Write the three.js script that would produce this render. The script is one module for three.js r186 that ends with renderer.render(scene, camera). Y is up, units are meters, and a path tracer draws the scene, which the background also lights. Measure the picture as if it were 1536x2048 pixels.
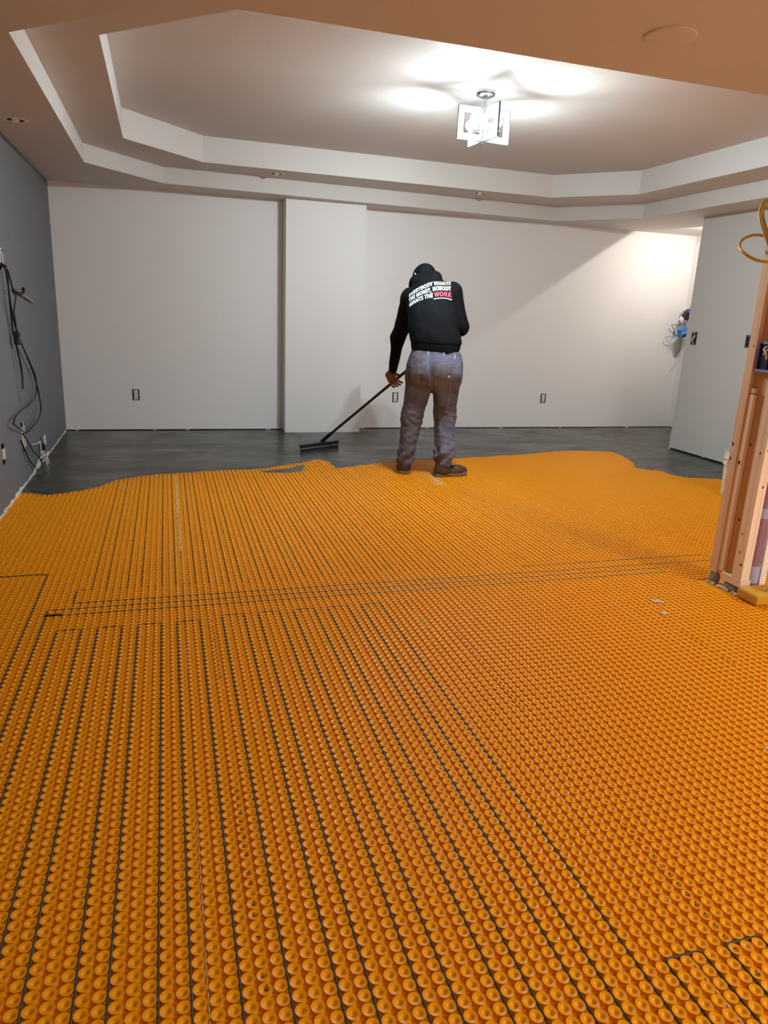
import * as THREE from 'three';
import { RectAreaLightUniformsLib } from 'three/addons/lights/RectAreaLightUniformsLib.js';
import { RoundedBoxGeometry } from 'three/addons/geometries/RoundedBoxGeometry.js';
import { mergeGeometries } from 'three/addons/utils/BufferGeometryUtils.js';
import { ImprovedNoise } from 'three/addons/math/ImprovedNoise.js';

// ---------------------------------------------------------------- camera, lights, exposure
const scene = new THREE.Scene();
scene.background = new THREE.Color(0x000000);
const camera = new THREE.PerspectiveCamera(71.13, 1536 / 2048, 0.05, 60);
camera.position.set(0, 1.3, 0);
camera.rotation.set(-0.2744, -0.2983, 0.0442, 'YXZ');
camera.updateMatrixWorld(true);
const renderer = new THREE.WebGLRenderer({ antialias: true });
renderer.toneMapping = THREE.LinearToneMapping;
renderer.toneMappingExposure = 1.85;
renderer.shadowMap.enabled = true;
RectAreaLightUniformsLib.init();
const BULB = 5.6;                                   // candela of each bulb of the ceiling light along its axis
const BULB_COLOR = new THREE.Color(0.78, 0.94, 1.0);
const HALL = { color: new THREE.Color(1, 0.93, 0.83), power: 1.9 };
const DOWN = [                                     // square downlights in the ceiling behind the photographer: x, z, side, strength
  [3.8, 0.5, 0.45, 66, 'square ceiling panel light nearest behind the viewer, left one of the front pair'], [4.5, 1.2, 0.45, 44, 'square ceiling panel light near the right wall behind the viewer'], [0.4, 2.4, 0.45, 8, 'square ceiling panel light by the left wall, farthest behind the viewer'], [3.0, 2.6, 0.45, 40, 'square ceiling panel light in the middle, farthest behind the viewer'],
];
const DOWN_COLOR = new THREE.Color(0.99, 0.98, 0.98);

// ---------------------------------------------------------------- helpers
function rng(seed) { let a = seed >>> 0; return () => { a = (a + 0x6D2B79F5) | 0; let t = Math.imul(a ^ (a >>> 15), 1 | a); t = (t + Math.imul(t ^ (t >>> 7), 61 | t)) ^ t; return ((t ^ (t >>> 14)) >>> 0) / 4294967296; }; }
const perlin = new ImprovedNoise();
const N3 = (x, y, z) => perlin.noise(x + 31.7, y + 11.3, z + 57.1);
const V = (x, y, z) => new THREE.Vector3(x, y, z);
const clamp = (x, a, b) => Math.min(b, Math.max(a, x));
const lerp = (a, b, t) => a + (b - a) * t;
const sstep = (a, b, x) => { const t = clamp((x - a) / (b - a), 0, 1); return t * t * (3 - 2 * t); };
const used = new Map();
function numbered(n) { const k = used.get(n) || 0; used.set(n, k + 1); return k ? `${n}_${String(k).padStart(3, '0')}` : n; }
function shadow(o) { o.traverse((m) => { if (m.isMesh) { m.castShadow = true; m.receiveShadow = true; } }); }
function mesh(name, geo, mat, parent, label) {
  const m = new THREE.Mesh(Array.isArray(geo) ? join(geo) : geo, mat);
  m.name = parent ? name : numbered(name); m.castShadow = m.receiveShadow = true;
  (parent || scene).add(m); if (label) m.userData.label = label; return m;
}
function join(list) {
  const gs = list.map((g) => { const q = g.index ? g.toNonIndexed() : g.clone(); for (const k of Object.keys(q.attributes)) if (!['position', 'normal', 'uv'].includes(k)) q.deleteAttribute(k); if (!q.attributes.uv) q.setAttribute('uv', new THREE.BufferAttribute(new Float32Array(q.attributes.position.count * 2), 2)); return q; });
  return mergeGeometries(gs);
}
function struct(name, geo, mat) { const m = mesh(name, geo, mat); m.userData.kind = 'structure'; return m; }
function thing(name, label, category, pos = [0, 0, 0], group) {
  const o = new THREE.Group(); o.name = numbered(name); o.position.set(...pos); scene.add(o);
  o.userData = { label, category }; if (group) o.userData.group = group; return o;
}
function tag(o, label, category, group) { o.userData.label = label; o.userData.category = category; if (group) o.userData.group = group; return o; }
// a box given by its bounds, uv in metres
function box(x0, x1, y0, y1, z0, z1) {
  const w = x1 - x0, h = y1 - y0, d = z1 - z0, g = new THREE.BoxGeometry(w, h, d), uv = g.attributes.uv, s = [[d, h], [d, h], [w, d], [w, d], [w, h], [w, h]];
  for (let i = 0; i < 24; i++) { const [a, b] = s[i >> 2]; uv.setXY(i, uv.getX(i) * a, uv.getY(i) * b); }
  return g.translate((x0 + x1) / 2, (y0 + y1) / 2, (z0 + z1) / 2);
}
function rbox(w, h, d, r, x = 0, y = 0, z = 0, seg = 2) { return new RoundedBoxGeometry(w, h, d, seg, r).translate(x, y, z); }
function cyl(r0, r1, h, seg = 20, x = 0, y = 0, z = 0) { return new THREE.CylinderGeometry(r0, r1, h, seg).translate(x, y, z); }
// a tube through points; radius may be a function of 0..1
function tube(pts, r, seg = 8, smooth = true, n) {
  const P = pts.map((p) => Array.isArray(p) ? V(...p) : p);
  const c = smooth ? new THREE.CatmullRomCurve3(P, false, 'centripetal') : (() => { const k = new THREE.CurvePath(); for (let i = 1; i < P.length; i++) k.add(new THREE.LineCurve3(P[i - 1], P[i])); return k; })();
  return new THREE.TubeGeometry(c, n || P.length * 6, r, seg, false);
}
function rod(a, b, r, seg = 14, r2 = r) {
  const A = V(...a), B = V(...b), d = B.clone().sub(A), g = new THREE.CylinderGeometry(r2, r, d.length(), seg);
  g.applyQuaternion(new THREE.Quaternion().setFromUnitVectors(V(0, 1, 0), d.clone().normalize())); g.translate((A.x + B.x) / 2, (A.y + B.y) / 2, (A.z + B.z) / 2); return g;
}
// flat tube along a polyline on the floor: used for the heating cable
function floorTube(pts, y, r, seg = 7) {
  const pos = [], idx = [], n = pts.length;
  for (let i = 0; i < n; i++) {
    const a = pts[Math.max(0, i - 1)], b = pts[Math.min(n - 1, i + 1)], L = Math.hypot(b[0] - a[0], b[1] - a[1]) || 1, nx = -(b[1] - a[1]) / L, nz = (b[0] - a[0]) / L;
    for (let k = 0; k < seg; k++) { const t = k / seg * Math.PI * 2; pos.push(pts[i][0] + nx * Math.cos(t) * r, y + Math.sin(t) * r, pts[i][1] + nz * Math.cos(t) * r); }
    if (i) for (let k = 0; k < seg; k++) { const p = (i - 1) * seg + k, q = (i - 1) * seg + (k + 1) % seg; idx.push(p, p + seg, q, q, p + seg, q + seg); }
  }
  const g = new THREE.BufferGeometry(); g.setAttribute('position', new THREE.Float32BufferAttribute(pos, 3)); g.setIndex(idx); g.computeVertexNormals(); return g;
}
function roundCorners(all, r) {                     // polyline with right-angled corners rounded
  const pts = all.filter((p, i) => !i || Math.hypot(p[0] - all[i - 1][0], p[1] - all[i - 1][1]) > 1e-6);
  const out = [pts[0]];
  for (let i = 1; i < pts.length - 1; i++) {
    const [a, p, b] = [pts[i - 1], pts[i], pts[i + 1]], la = Math.hypot(a[0] - p[0], a[1] - p[1]), lb = Math.hypot(b[0] - p[0], b[1] - p[1]), q = Math.min(r, la / 2, lb / 2);
    const s = [p[0] + (a[0] - p[0]) / la * q, p[1] + (a[1] - p[1]) / la * q], e = [p[0] + (b[0] - p[0]) / lb * q, p[1] + (b[1] - p[1]) / lb * q];
    for (let k = 0; k <= 5; k++) { const t = k / 5; out.push([lerp(lerp(s[0], p[0], t), lerp(p[0], e[0], t), t), lerp(lerp(s[1], p[1], t), lerp(p[1], e[1], t), t)]); }
  }
  out.push(pts[pts.length - 1]); return out;
}
function tex(w, h, f, o = {}) {                     // f(u, v) -> [r, g, b] or grey, 0..255, at texel centres; tiles when f does
  const d = new Uint8Array(w * h * 4);
  for (let j = 0; j < h; j++) for (let i = 0; i < w; i++) { const c = f((i + 0.5) / w, (j + 0.5) / h), k = (j * w + i) * 4; if (Array.isArray(c)) { d[k] = c[0]; d[k + 1] = c[1]; d[k + 2] = c[2]; } else d[k] = d[k + 1] = d[k + 2] = c; d[k + 3] = 255; }
  const t = new THREE.DataTexture(d, w, h); t.wrapS = t.wrapT = THREE.RepeatWrapping; t.magFilter = THREE.LinearFilter; t.minFilter = THREE.LinearMipmapLinearFilter; t.generateMipmaps = true;
  if (o.srgb) t.colorSpace = THREE.SRGBColorSpace; if (o.repeat) t.repeat.set(...o.repeat); t.needsUpdate = true; return t;
}
function tileNoise(n, seed) {                       // periodic value noise, n cells per tile
  const R = rng(seed), g = Float32Array.from({ length: n * n }, () => R());
  return (u, v) => { const x = ((u % 1) + 1) % 1 * n, y = ((v % 1) + 1) % 1 * n, i = Math.floor(x), j = Math.floor(y), a = x - i, b = y - j, s = a * a * (3 - 2 * a), t = b * b * (3 - 2 * b), i1 = (i + 1) % n, j1 = (j + 1) % n; return lerp(lerp(g[j * n + i], g[j * n + i1], s), lerp(g[j1 * n + i], g[j1 * n + i1], s), t); };
}
function fractal(seed, ...cells) { const ns = cells.map((c, i) => tileNoise(c, seed + i * 17)); let tot = 0; cells.forEach((c, i) => { tot += 0.6 ** i; }); return (u, v) => { let s = 0; ns.forEach((n, i) => { s += n(u, v) * 0.6 ** i; }); return s / tot; }; }
function canvasTex(w, h, draw, srgb = true) { const c = document.createElement('canvas'); c.width = w; c.height = h; draw(c.getContext('2d'), w, h); const t = new THREE.CanvasTexture(c); if (srgb) t.colorSpace = THREE.SRGBColorSpace; t.magFilter = THREE.LinearFilter; return t; }
const std = (color, roughness = 0.8, o = {}) => new THREE.MeshStandardMaterial({ color, roughness, ...o });
const phys = (color, roughness, o = {}) => new THREE.MeshPhysicalMaterial({ color, roughness, ...o });

// ---------------------------------------------------------------- materials
const peel = tex(256, 256, (() => { const f = fractal(3, 40, 90); return (u, v) => 255 * f(u, v); })(), { repeat: [2.2, 2.2] });
const M = {
  wall: std(0xe6e2e0, 0.72, { bumpMap: peel, bumpScale: 0.0005 }),
  ceil: std(0xcfc9c4, 0.6, { bumpMap: peel, bumpScale: 0.0003 }),
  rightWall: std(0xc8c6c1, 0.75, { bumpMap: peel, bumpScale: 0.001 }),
  paper: std(0xcfc5ba, 0.95),
  fleece: std(0xefe2cf, 0.9),
  slab: std(0xb9b2a8, 0.95),
  dark: std(0x1b1714, 0.9),
  orange: phys(0xf09a03, 0.34, { specularIntensity: 0.38 }),
  print: std(0x4a1205, 0.7),
  cable: std(0x3a3029, 0.45),
  black: std(0x111112, 0.45),
  rubber: std(0x161515, 0.6),
  cord: std(0x101011, 0.38),
  white: std(0xe6e4df, 0.45),
  whitePlastic: std(0xdcdad4, 0.4),
  chrome: std(0xc9ccd0, 0.2, { metalness: 1 }),
  steel: std(0x8d8f92, 0.4, { metalness: 1 }),
  blue: phys(0x1f2a86, 0.4),
  skyBlue: phys(0x2f7fc4, 0.4),
};

// ---------------------------------------------------------------- room shell
const XL = -0.984, XR = 5.088, HC = 2.311, T1 = 2.451, T2 = 2.657, ZF = 3.4;
struct('floor', box(XL - 0.12, 6.3, -0.15, -0.0015, -7.95, ZF + 0.12), M.slab);
// left wall: grey-blue paint with scuffs, a pencilled stud line and old marks
const leftMap = canvasTex(2048, 1024, (c, w, h) => {
  const R = rng(71), X = (z) => (z + 7.8) / 4.8 * w, Y = (y) => (1 - y / 2.4) * h;
  c.fillStyle = '#6c6d72'; c.fillRect(0, 0, w, h);
  for (let i = 0; i < 5000; i++) { const g = R(); c.fillStyle = `rgba(${g > 0.5 ? '150,152,160' : '70,72,80'},${0.05 + R() * 0.05})`; c.fillRect(R() * w, R() * h, 1 + R() * 4, 1 + R() * 4); }
  c.strokeStyle = 'rgba(58,58,62,0.55)'; c.lineCap = 'round';
  const seam = (pts, lw, a) => { c.strokeStyle = `rgba(52,52,56,${a})`; c.lineWidth = lw; c.beginPath(); pts.forEach(([z, y], i) => (i ? c.lineTo(X(z), Y(y)) : c.moveTo(X(z), Y(y)))); c.stroke(); };
  seam([[-5.28, 1.46], [-5.33, 1.2], [-5.36, 0.95], [-5.45, 0.7], [-5.47, 0.5], [-5.42, 0.42]], 5, 0.45);
  seam([[-5.30, 1.36], [-5.34, 1.1]], 10, 0.35); seam([[-5.36, 0.9], [-5.39, 0.8]], 9, 0.4); seam([[-5.44, 0.64], [-5.49, 0.6]], 12, 0.4);
  seam([[-5.45, 0.3], [-5.47, 0.12], [-5.52, 0.03]], 3, 0.4);
  for (const [z, y] of [[-5.62, 1.74], [-5.62, 1.70], [-5.64, 1.66], [-5.5, 1.95], [-5.5, 1.9]]) { c.fillStyle = 'rgba(45,45,50,0.6)'; c.fillRect(X(z), Y(y), 4, 7); }
  for (let i = 0; i < 46; i++) { const z = -4.6 - R() * 2.9, y = 0.03 + R() * R() * 0.7; c.strokeStyle = `rgba(${R() > 0.5 ? '160,158,155' : '60,58,56'},0.5)`; c.lineWidth = 1 + R() * 2; c.beginPath(); c.moveTo(X(z), Y(y)); c.lineTo(X(z + (R() - 0.5) * 0.06), Y(y + (R() - 0.5) * 0.08)); c.stroke(); }
});
{
  const g = box(XL - 0.12, XL, 0.02, 2.8, -7.9, ZF), uv = g.attributes.uv, p = g.attributes.position;
  for (let i = 0; i < uv.count; i++) uv.setXY(i, (p.getZ(i) + 7.8) / 4.8, p.getY(i) / 2.4);
  leftMap.wrapS = THREE.MirroredRepeatWrapping; leftMap.wrapT = THREE.MirroredRepeatWrapping;
  struct('wall_left', g, std(0xffffff, 0.62, { map: leftMap }));
}
struct('wall_back', box(XL - 0.12, 1.2, 0.022, 2.8, -7.85, -7.68), M.wall);
struct('wall_back_pilaster', box(1.17, 1.98, 0.012, HC + 0.002, -7.74, -7.49), M.wall);
struct('wall_back_right', box(1.9, 6.3, 0.02, 2.8, -7.87, -7.735), M.wall);
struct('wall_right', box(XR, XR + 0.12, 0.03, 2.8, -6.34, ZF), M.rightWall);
struct('wall_hall', box(6.14, 6.28, 0.02, 2.8, -7.8, -4.0), M.wall);
struct('wall_hall_end', box(XR + 0.1, 6.28, 0.02, 2.8, -4.1, -4.0), M.wall);
struct('wall_front', box(XL - 0.12, XR + 0.12, -0.01, 2.8, ZF, ZF + 0.12), M.wall);
// dark sill plates set back under the raised drywall
struct('trim_1', [box(XL - 0.1, XL - 0.012, -0.002, 0.03, -7.9, ZF), box(XL - 0.1, 6.3, -0.002, 0.03, -7.9, -7.755), box(XL - 0.1, 1.172, -0.002, 0.03, -7.76, -7.695), box(1.182, 1.97, -0.002, 0.02, -7.74, -7.505), box(XR + 0.012, XR + 0.11, -0.002, 0.04, -6.33, ZF), box(6.152, 6.28, -0.002, 0.03, -7.8, -4)], M.dark);
// torn paper edge of the drywall along the floor (left wall, and crumbs on the back wall)
{
  const R = rng(5), gs = [];
  {                                                 // ragged torn strip along the left wall
    const pos = [], idx = []; let n = 0, h = 0.02, o = 0.003;
    for (let z = -7.66; z < -2.6; z += 0.008) { if (R() > 0.8) { h = 0.006 + R() * R() * 0.038; o = 0.0015 + R() * 0.004; } const y = 0.006 + h + R() * 0.005, x = XL + o + R() * 0.0012; pos.push(x, 0.002, z, x, y, z, XL - 0.004, y, z); if (n) { const a = (n - 1) * 3, b = n * 3; idx.push(a, b, a + 1, a + 1, b, b + 1, a + 1, b + 1, a + 2, a + 2, b + 1, b + 2); } n++; }
    const q = new THREE.BufferGeometry(); q.setAttribute('position', new THREE.Float32BufferAttribute(pos, 3)); q.setIndex(idx); q.computeVertexNormals(); gs.push(q);
  }
  for (let x = -0.9; x < 1.1;) { gs.push(box(x, x + 0.02 + R() * 0.05, 0.014, 0.024 + R() * 0.01, -7.684, -7.677)); x += 0.3 + R() * 0.9; }
  for (let x = 2.05; x < 6.0;) { gs.push(box(x, x + 0.02 + R() * 0.07, 0.013, 0.022 + R() * 0.008, -7.74, -7.731)); x += 0.3 + R() * 0.8; }
  for (let z = -6.3; z < -4.6;) { gs.push(box(XR - 0.003, XR + 0.004, 0.024, 0.032 + R() * 0.004, z, z + 0.008 + R() * 0.03)); z += 0.12 + R() * 0.5; }
  gs.push(box(XR - 0.003, XR + 0.006, 0.01, 0.2, -6.343, -6.325));
  struct('trim_2', gs, M.paper);
}
// tray ceiling: two steps, octagonal openings
const outer = [[-0.56, -3.60], [-0.56, -6.54], [0.03, -7.27], [4.09, -7.48], [4.705, -6.79], [4.70, -3.62], [4.05, -3.03], [0.10, -2.98]];
const inner = [[-0.24, -3.96], [-0.25, -6.215], [0.364, -6.88], [3.735, -6.95], [4.318, -6.336], [4.325, -3.96], [3.75, -3.40], [0.33, -3.40]];
function slab(hole, y0, y1) {
  const s = new THREE.Shape([[XL - 0.12, -7.87], [6.28, -7.87], [6.28, ZF + 0.12], [XL - 0.12, ZF + 0.12]].map(([x, z]) => new THREE.Vector2(x, -z)));
  if (hole) s.holes.push(new THREE.Path(hole.map(([x, z]) => new THREE.Vector2(x, -z))));
  return new THREE.ExtrudeGeometry(s, { depth: y1 - y0, bevelEnabled: false }).rotateX(-Math.PI / 2).translate(0, y0, 0);
}
struct('ceiling', slab(outer, HC, T1), M.ceil);
struct('ceiling_middle_tier', slab(inner, T1, T2), M.ceil);
struct('ceiling_upper_tier', slab(null, T2, T2 + 0.1), M.ceil);

// ---------------------------------------------------------------- membrane sheets with their studs
const PITCH = 0.030875, X0 = 0.0314, GZ = -3.035, SHEET = PITCH * 32;
const gapX = (n) => X0 + PITCH * (n - 3);
const CEM = [[-1.2, -5.19], [-0.948, -5.151], [-0.813, -5.067], [-0.68, -5.118], [-0.577, -5.197], [-0.455, -5.306], [-0.364, -5.474], [-0.227, -5.574], [-0.083, -5.626], [0.142, -5.674], [0.375, -5.723], [0.613, -5.737], [0.737, -5.762], [1.12, -5.985], [1.25, -6.077], [1.3, -6.0], [1.286, -5.692], [1.425, -5.737], [1.6, -5.82], [1.8, -5.92], [1.954, -5.968], [2.25, -5.99], [2.556, -6.03], [2.883, -6.085], [3.283, -6.15], [3.704, -6.27], [3.98, -6.303], [4.30, -6.226], [4.269, -6.014], [4.182, -5.724], [4.05, -5.515], [4.105, -5.405], [4.218, -5.342], [4.224, -5.211], [4.284, -5.088], [4.44, -5.023], [4.595, -4.96], [4.9, -4.85], [5.4, -4.8], [5.4, -6.3], [6.5, -6.3], [6.5, -8], [-1.2, -8]];
const PUD = [[0.611, -5.70], [0.737, -5.745], [0.864, -5.775], [1.116, -5.95], [1.09, -5.78], [1.052, -5.648], [0.895, -5.59], [0.774, -5.584], [0.682, -5.638]];
function polyDist(P, x, z) {                        // signed distance, positive inside
  let d = 1e9, inside = false;
  for (let i = 0, j = P.length - 1; i < P.length; j = i++) {
    const [ax, az] = P[j], [bx, bz] = P[i], ex = bx - ax, ez = bz - az, t = clamp(((x - ax) * ex + (z - az) * ez) / (ex * ex + ez * ez), 0, 1);
    d = Math.min(d, Math.hypot(x - ax - ex * t, z - az - ez * t));
    if ((az > z) !== (bz > z) && x < ax + (z - az) / (bz - az) * ex) inside = !inside;
  }
  return inside ? d : -d;
}
const cemWob = (x, z) => 0.018 * N3(x * 9, 0, z * 9) + 0.01 * N3(x * 30, 3, z * 30);
const cemDist = (x, z) => Math.max(polyDist(CEM, x, z), polyDist(PUD, x, z)) + cemWob(x, z);
const SH = 0.009;                                   // height of a stud
const studProfile = [[0.0146, 0], [0.0137, 0.0010], [0.0131, 0.0030], [0.0132, 0.0058], [0.0138, 0.0072], [0.0142, 0.0083], [0.0141, 0.0088], [0.0136, 0.0090], [0.0132, 0.0089], [0.0128, 0.0086], [0.0082, 0.0079], [0.0074, 0.0075], [0.0021, 0.0033], [0, 0.0030]];
const studGeo = (seg, rows) => new THREE.LatheGeometry(rows.map((i) => new THREE.Vector2(...studProfile[i])), seg);
const studNear = studGeo(16, [0, 1, 2, 3, 4, 5, 6, 7, 8, 9, 10, 11, 12, 13]), studFar = studGeo(11, [0, 2, 4, 5, 7, 9, 10, 11, 12, 13]);
const printGeo = (() => { const g = new THREE.LatheGeometry([[0.0135, 0.00915], [0.0128, 0.00875], [0.0082, 0.00805], [0.0074, 0.00765], [0.0021, 0.00345], [0, 0.00315]].map((p) => new THREE.Vector2(...p)), 14), p = g.attributes.position, uv = g.attributes.uv; for (let i = 0; i < p.count; i++) uv.setXY(i, 0.5 + p.getX(i) / 0.026, 0.5 - p.getZ(i) / 0.026); return g; })();
const printMats = [0, 1, 2, 3].map((k) => { const t = canvasTex(128, 128, (c) => {
  const R = rng(400 + k); c.clearRect(0, 0, 128, 128); c.strokeStyle = '#46140a'; c.lineCap = 'round';
  c.translate(64, 64); c.rotate(-Math.PI / 2);
  for (let i = 0; i < 9; i++) { c.lineWidth = 4 + R() * 6; c.beginPath(); const x = (R() - 0.5) * 60, y = (R() - 0.5) * 40; c.moveTo(x, y); c.lineTo(x + (R() - 0.5) * 10, y + (R() - 0.5) * 40); if (R() > 0.5) c.lineTo(x + (R() - 0.5) * 36, y); c.stroke(); }
}); return std(0xffffff, 0.6, { map: t, alphaTest: 0.5, side: THREE.DoubleSide }); });
const viewProj = new THREE.Matrix4().multiplyMatrices(camera.projectionMatrix, camera.matrixWorldInverse);
function inFrame(x, z) { const p = V(x, 0.005, z).applyMatrix4(viewProj); return Math.abs(p.x) < 1.01 && Math.abs(p.y) < 1.02 && p.z < 1; }
const sheetLabels = [
  'narrow sliver of orange studded membrane tight against the grey left wall',
  'leftmost full strip of orange studded membrane, left of the white seam line',
  'strip of orange studded membrane holding most of the dark cable runs in the foreground',
  'strip of orange studded membrane just right of the long thin seam in the foreground',
  'strip of orange studded membrane on which the man stands, left of the wooden post',
  'strip of orange studded membrane running under the base of the wooden stud post',
  'strip of orange studded membrane on which the white bucket stands behind the post',
  'rightmost strip of orange studded membrane along the grey right wall',
];
const marks = { 1: [[-2.2, -1.7]], 2: [[-2.87, -2.37], [-1.75, -1.09]], 3: [[-2.59, -1.93], [-1.37, -0.86]], 4: [[-2.4, -2.05]], 5: [[-3.6, -3.2]] };
for (let s = 0; s < 8; s++) {
  const a = s === 0 ? XL + 0.004 : X0 + SHEET * (s - 2), b = s === 7 ? XR - 0.004 : X0 + SHEET * (s - 1);
  const g = thing('membrane_sheet', sheetLabels[s], 'floor membrane', [0, 0, 0], 'orange studded membrane sheets');
  mesh('base', box(a + 0.0012, b - 0.0012, -0.0015, 0, -7.66, 0.36), M.orange, g);
  if (s > 1) mesh('fleece_edge', (() => { const q = rng(50 + s), gs = []; for (let z = -7.5; z < 0.3;) { const L = 0.05 + q() * 0.4; if (q() > 0.45) gs.push(box(a - 0.0009, a + 0.0011, -0.001, 0.003 + q() * 0.003, z, z + L)); z += L * (1 + q() * 0.6); } return gs; })(), M.fleece, g, 'white fleece edge showing in the seam');
  const R = rng(900 + s), near = [], rest = [];
  const zTop = 0.2;
  for (let j = Math.floor((GZ + 7.6) / PITCH); j > (GZ - zTop) / PITCH; j--) {
    const z = GZ - PITCH * (j - 0.5);
    for (let k = 0; ; k++) {
      const x = (s === 0 ? X0 - SHEET - PITCH * 0.5 : a + PITCH * (k + 0.5));
      if (x > b - PITCH * 0.3 || (s === 0 && k > 0)) break;
      if (z < -4.5 && cemDist(x, z) > 0.16) continue;
      if (x > 2.64 && x < 2.92 && z > -2.92 && z < -2.66) continue;      // cut round the post
      rest.push([x, z, k]);
    }
  }
  if (s > 0) { const vis = rest.filter(([x, z]) => inFrame(x, z)).sort((p, q) => (p[0] ** 2 + p[1] ** 2) - (q[0] ** 2 + q[1] ** 2)).slice(0, 300); const set = new Set(vis); near.push(...vis); for (let i = rest.length - 1; i >= 0; i--) if (set.has(rest[i])) rest.splice(i, 1); }
  for (const [x, z] of near) { const m = mesh('stud', studNear, M.orange, g); m.position.set(x, 0, z); m.rotation.y = R() * 0.6; }
  const inst = new THREE.InstancedMesh(studFar, M.orange, rest.length), m4 = new THREE.Matrix4();
  rest.forEach(([x, z], i) => { inst.setMatrixAt(i, m4.makeRotationY(R()).setPosition(x, 0, z)); });
  inst.name = 'stud_field'; inst.userData.kind = 'stuff'; inst.castShadow = inst.receiveShadow = true; g.add(inst);
  for (const [z0, z1] of marks[s] || []) for (let i = 0, z = GZ - PITCH * (Math.round((GZ - z0) / PITCH) - 0.5); z < z1; z += PITCH, i++) if (R() > 0.12) { const m = mesh('printed_mark', printGeo, printMats[Math.floor(R() * 4)], g, 'small dark printed letters across the stud tops'); m.position.set(a + PITCH * 3.5, 0, z); }
}

// ---------------------------------------------------------------- heating cables clipped between the studs
{
  const CY = 0.0078, CR = 0.0027, gz = (j) => GZ - PITCH * j;
  // foreground loop: pairs joined at the top by a three-stud step and at the bottom (below the frame) by a two-stud step
  const legs = [-15, -13, -10, -8, -5, -3, 0, 2, 5, 8, 11, 13, 16, 18, 21, 23, 26, 28, 31, 33, 36, 38.0, 41];
  const topJ = (n) => (n >= 33 ? -67 : n < -8 ? -5 : n < 8 ? -5 : -4);
  const path = []; const zb = gz(-86);
  const ns = [-15, -13, -10, -8, -5, -3, 0, 2, 5];
  path.push([gapX(-15), zb]);
  let up = true;
  for (let i = 0; i < legs.length; i++) {
    const n = legs[i], x = gapX(n), top = gz(topJ(n));
    if (i === 0) { path.length = 0; path.push([x, zb], [x, gz(-3)]); path.push([x, gz(-3)]); up = true; continue; }
    if (i === 1) { path.length = 0; path.push([x, zb], [x, top]); continue; }
    const goesUp = i % 2 === 1;
    if (goesUp) path.push([x, zb], [x, top]); else path.push([x, top], [x, zb]);
  }
  tag(mesh('heating_cable', floorTube(roundCorners(path, 0.014), CY, CR), M.cable), 'dark heating cable in long loops toward the viewer in the foreground studs', 'heating cable', 'heating cables');
  // first lead along the left: from the wall, round a corner and toward the viewer
  tag(mesh('heating_cable', floorTube(roundCorners([[XL + 0.01, gz(16.6)], [gapX(-17), gz(16.6)], [gapX(-17), zb]], 0.014), CY, CR), M.cable), 'single dark cable that turns from the left wall and runs toward the viewer', 'heating cable', 'heating cables');
  // three runs across the room and their loop
  const right = gapX(98);
  tag(mesh('heating_cable', floorTube(roundCorners([[gapX(-15), zb], [gapX(-15), gz(2)], [gapX(84), gz(2)], [gapX(84), gz(0)], [gapX(-14), gz(0)]], 0.014), CY, CR), M.cable), 'nearest pair of dark cable runs crossing the room from left to right', 'heating cable', 'heating cables');
  tag(mesh('heating_cable', floorTube(roundCorners([[gapX(-11), gz(9)], [gapX(-12), gz(9)], [gapX(-12), gz(4)], [right, gz(4)], [right, gz(7)], [gapX(60), gz(7)]], 0.014), CY, CR), M.cable), 'cable run that crosses the room and doubles back before the post', 'heating cable', 'heating cables');
  // far loops, running under the wet compound
  const far = [[gapX(-10), gz(9)]]; let n = -10, k = 0;
  for (; n < 150; k++) {
    const zt = n < 66 ? gz(9) : gz(11 + Math.floor((n - 66) * 0.28)), x = gapX(n);
    if (k % 2 === 0) far.push([x, zt], [x, gz(150)]); else far.push([x, gz(150)], [x, zt]);
    n += k % 2 === 0 ? 2 : 3;
  }
  tag(mesh('heating_cable', floorTube(roundCorners(far, 0.014), 0.0044, 0.0018), std(0x512818, 0.5)), 'dark heating cable in close loops between the cross runs and the wet grey compound', 'heating cable', 'heating cables');
  tag(mesh('cable_splice', floorTube([[gapX(-15.2), gz(0)], [gapX(-13), gz(0)]], 0.0115, 0.0045, 9), M.black), 'short thick black cable splice lying at the left of the cross runs', 'cable splice');
}

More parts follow.
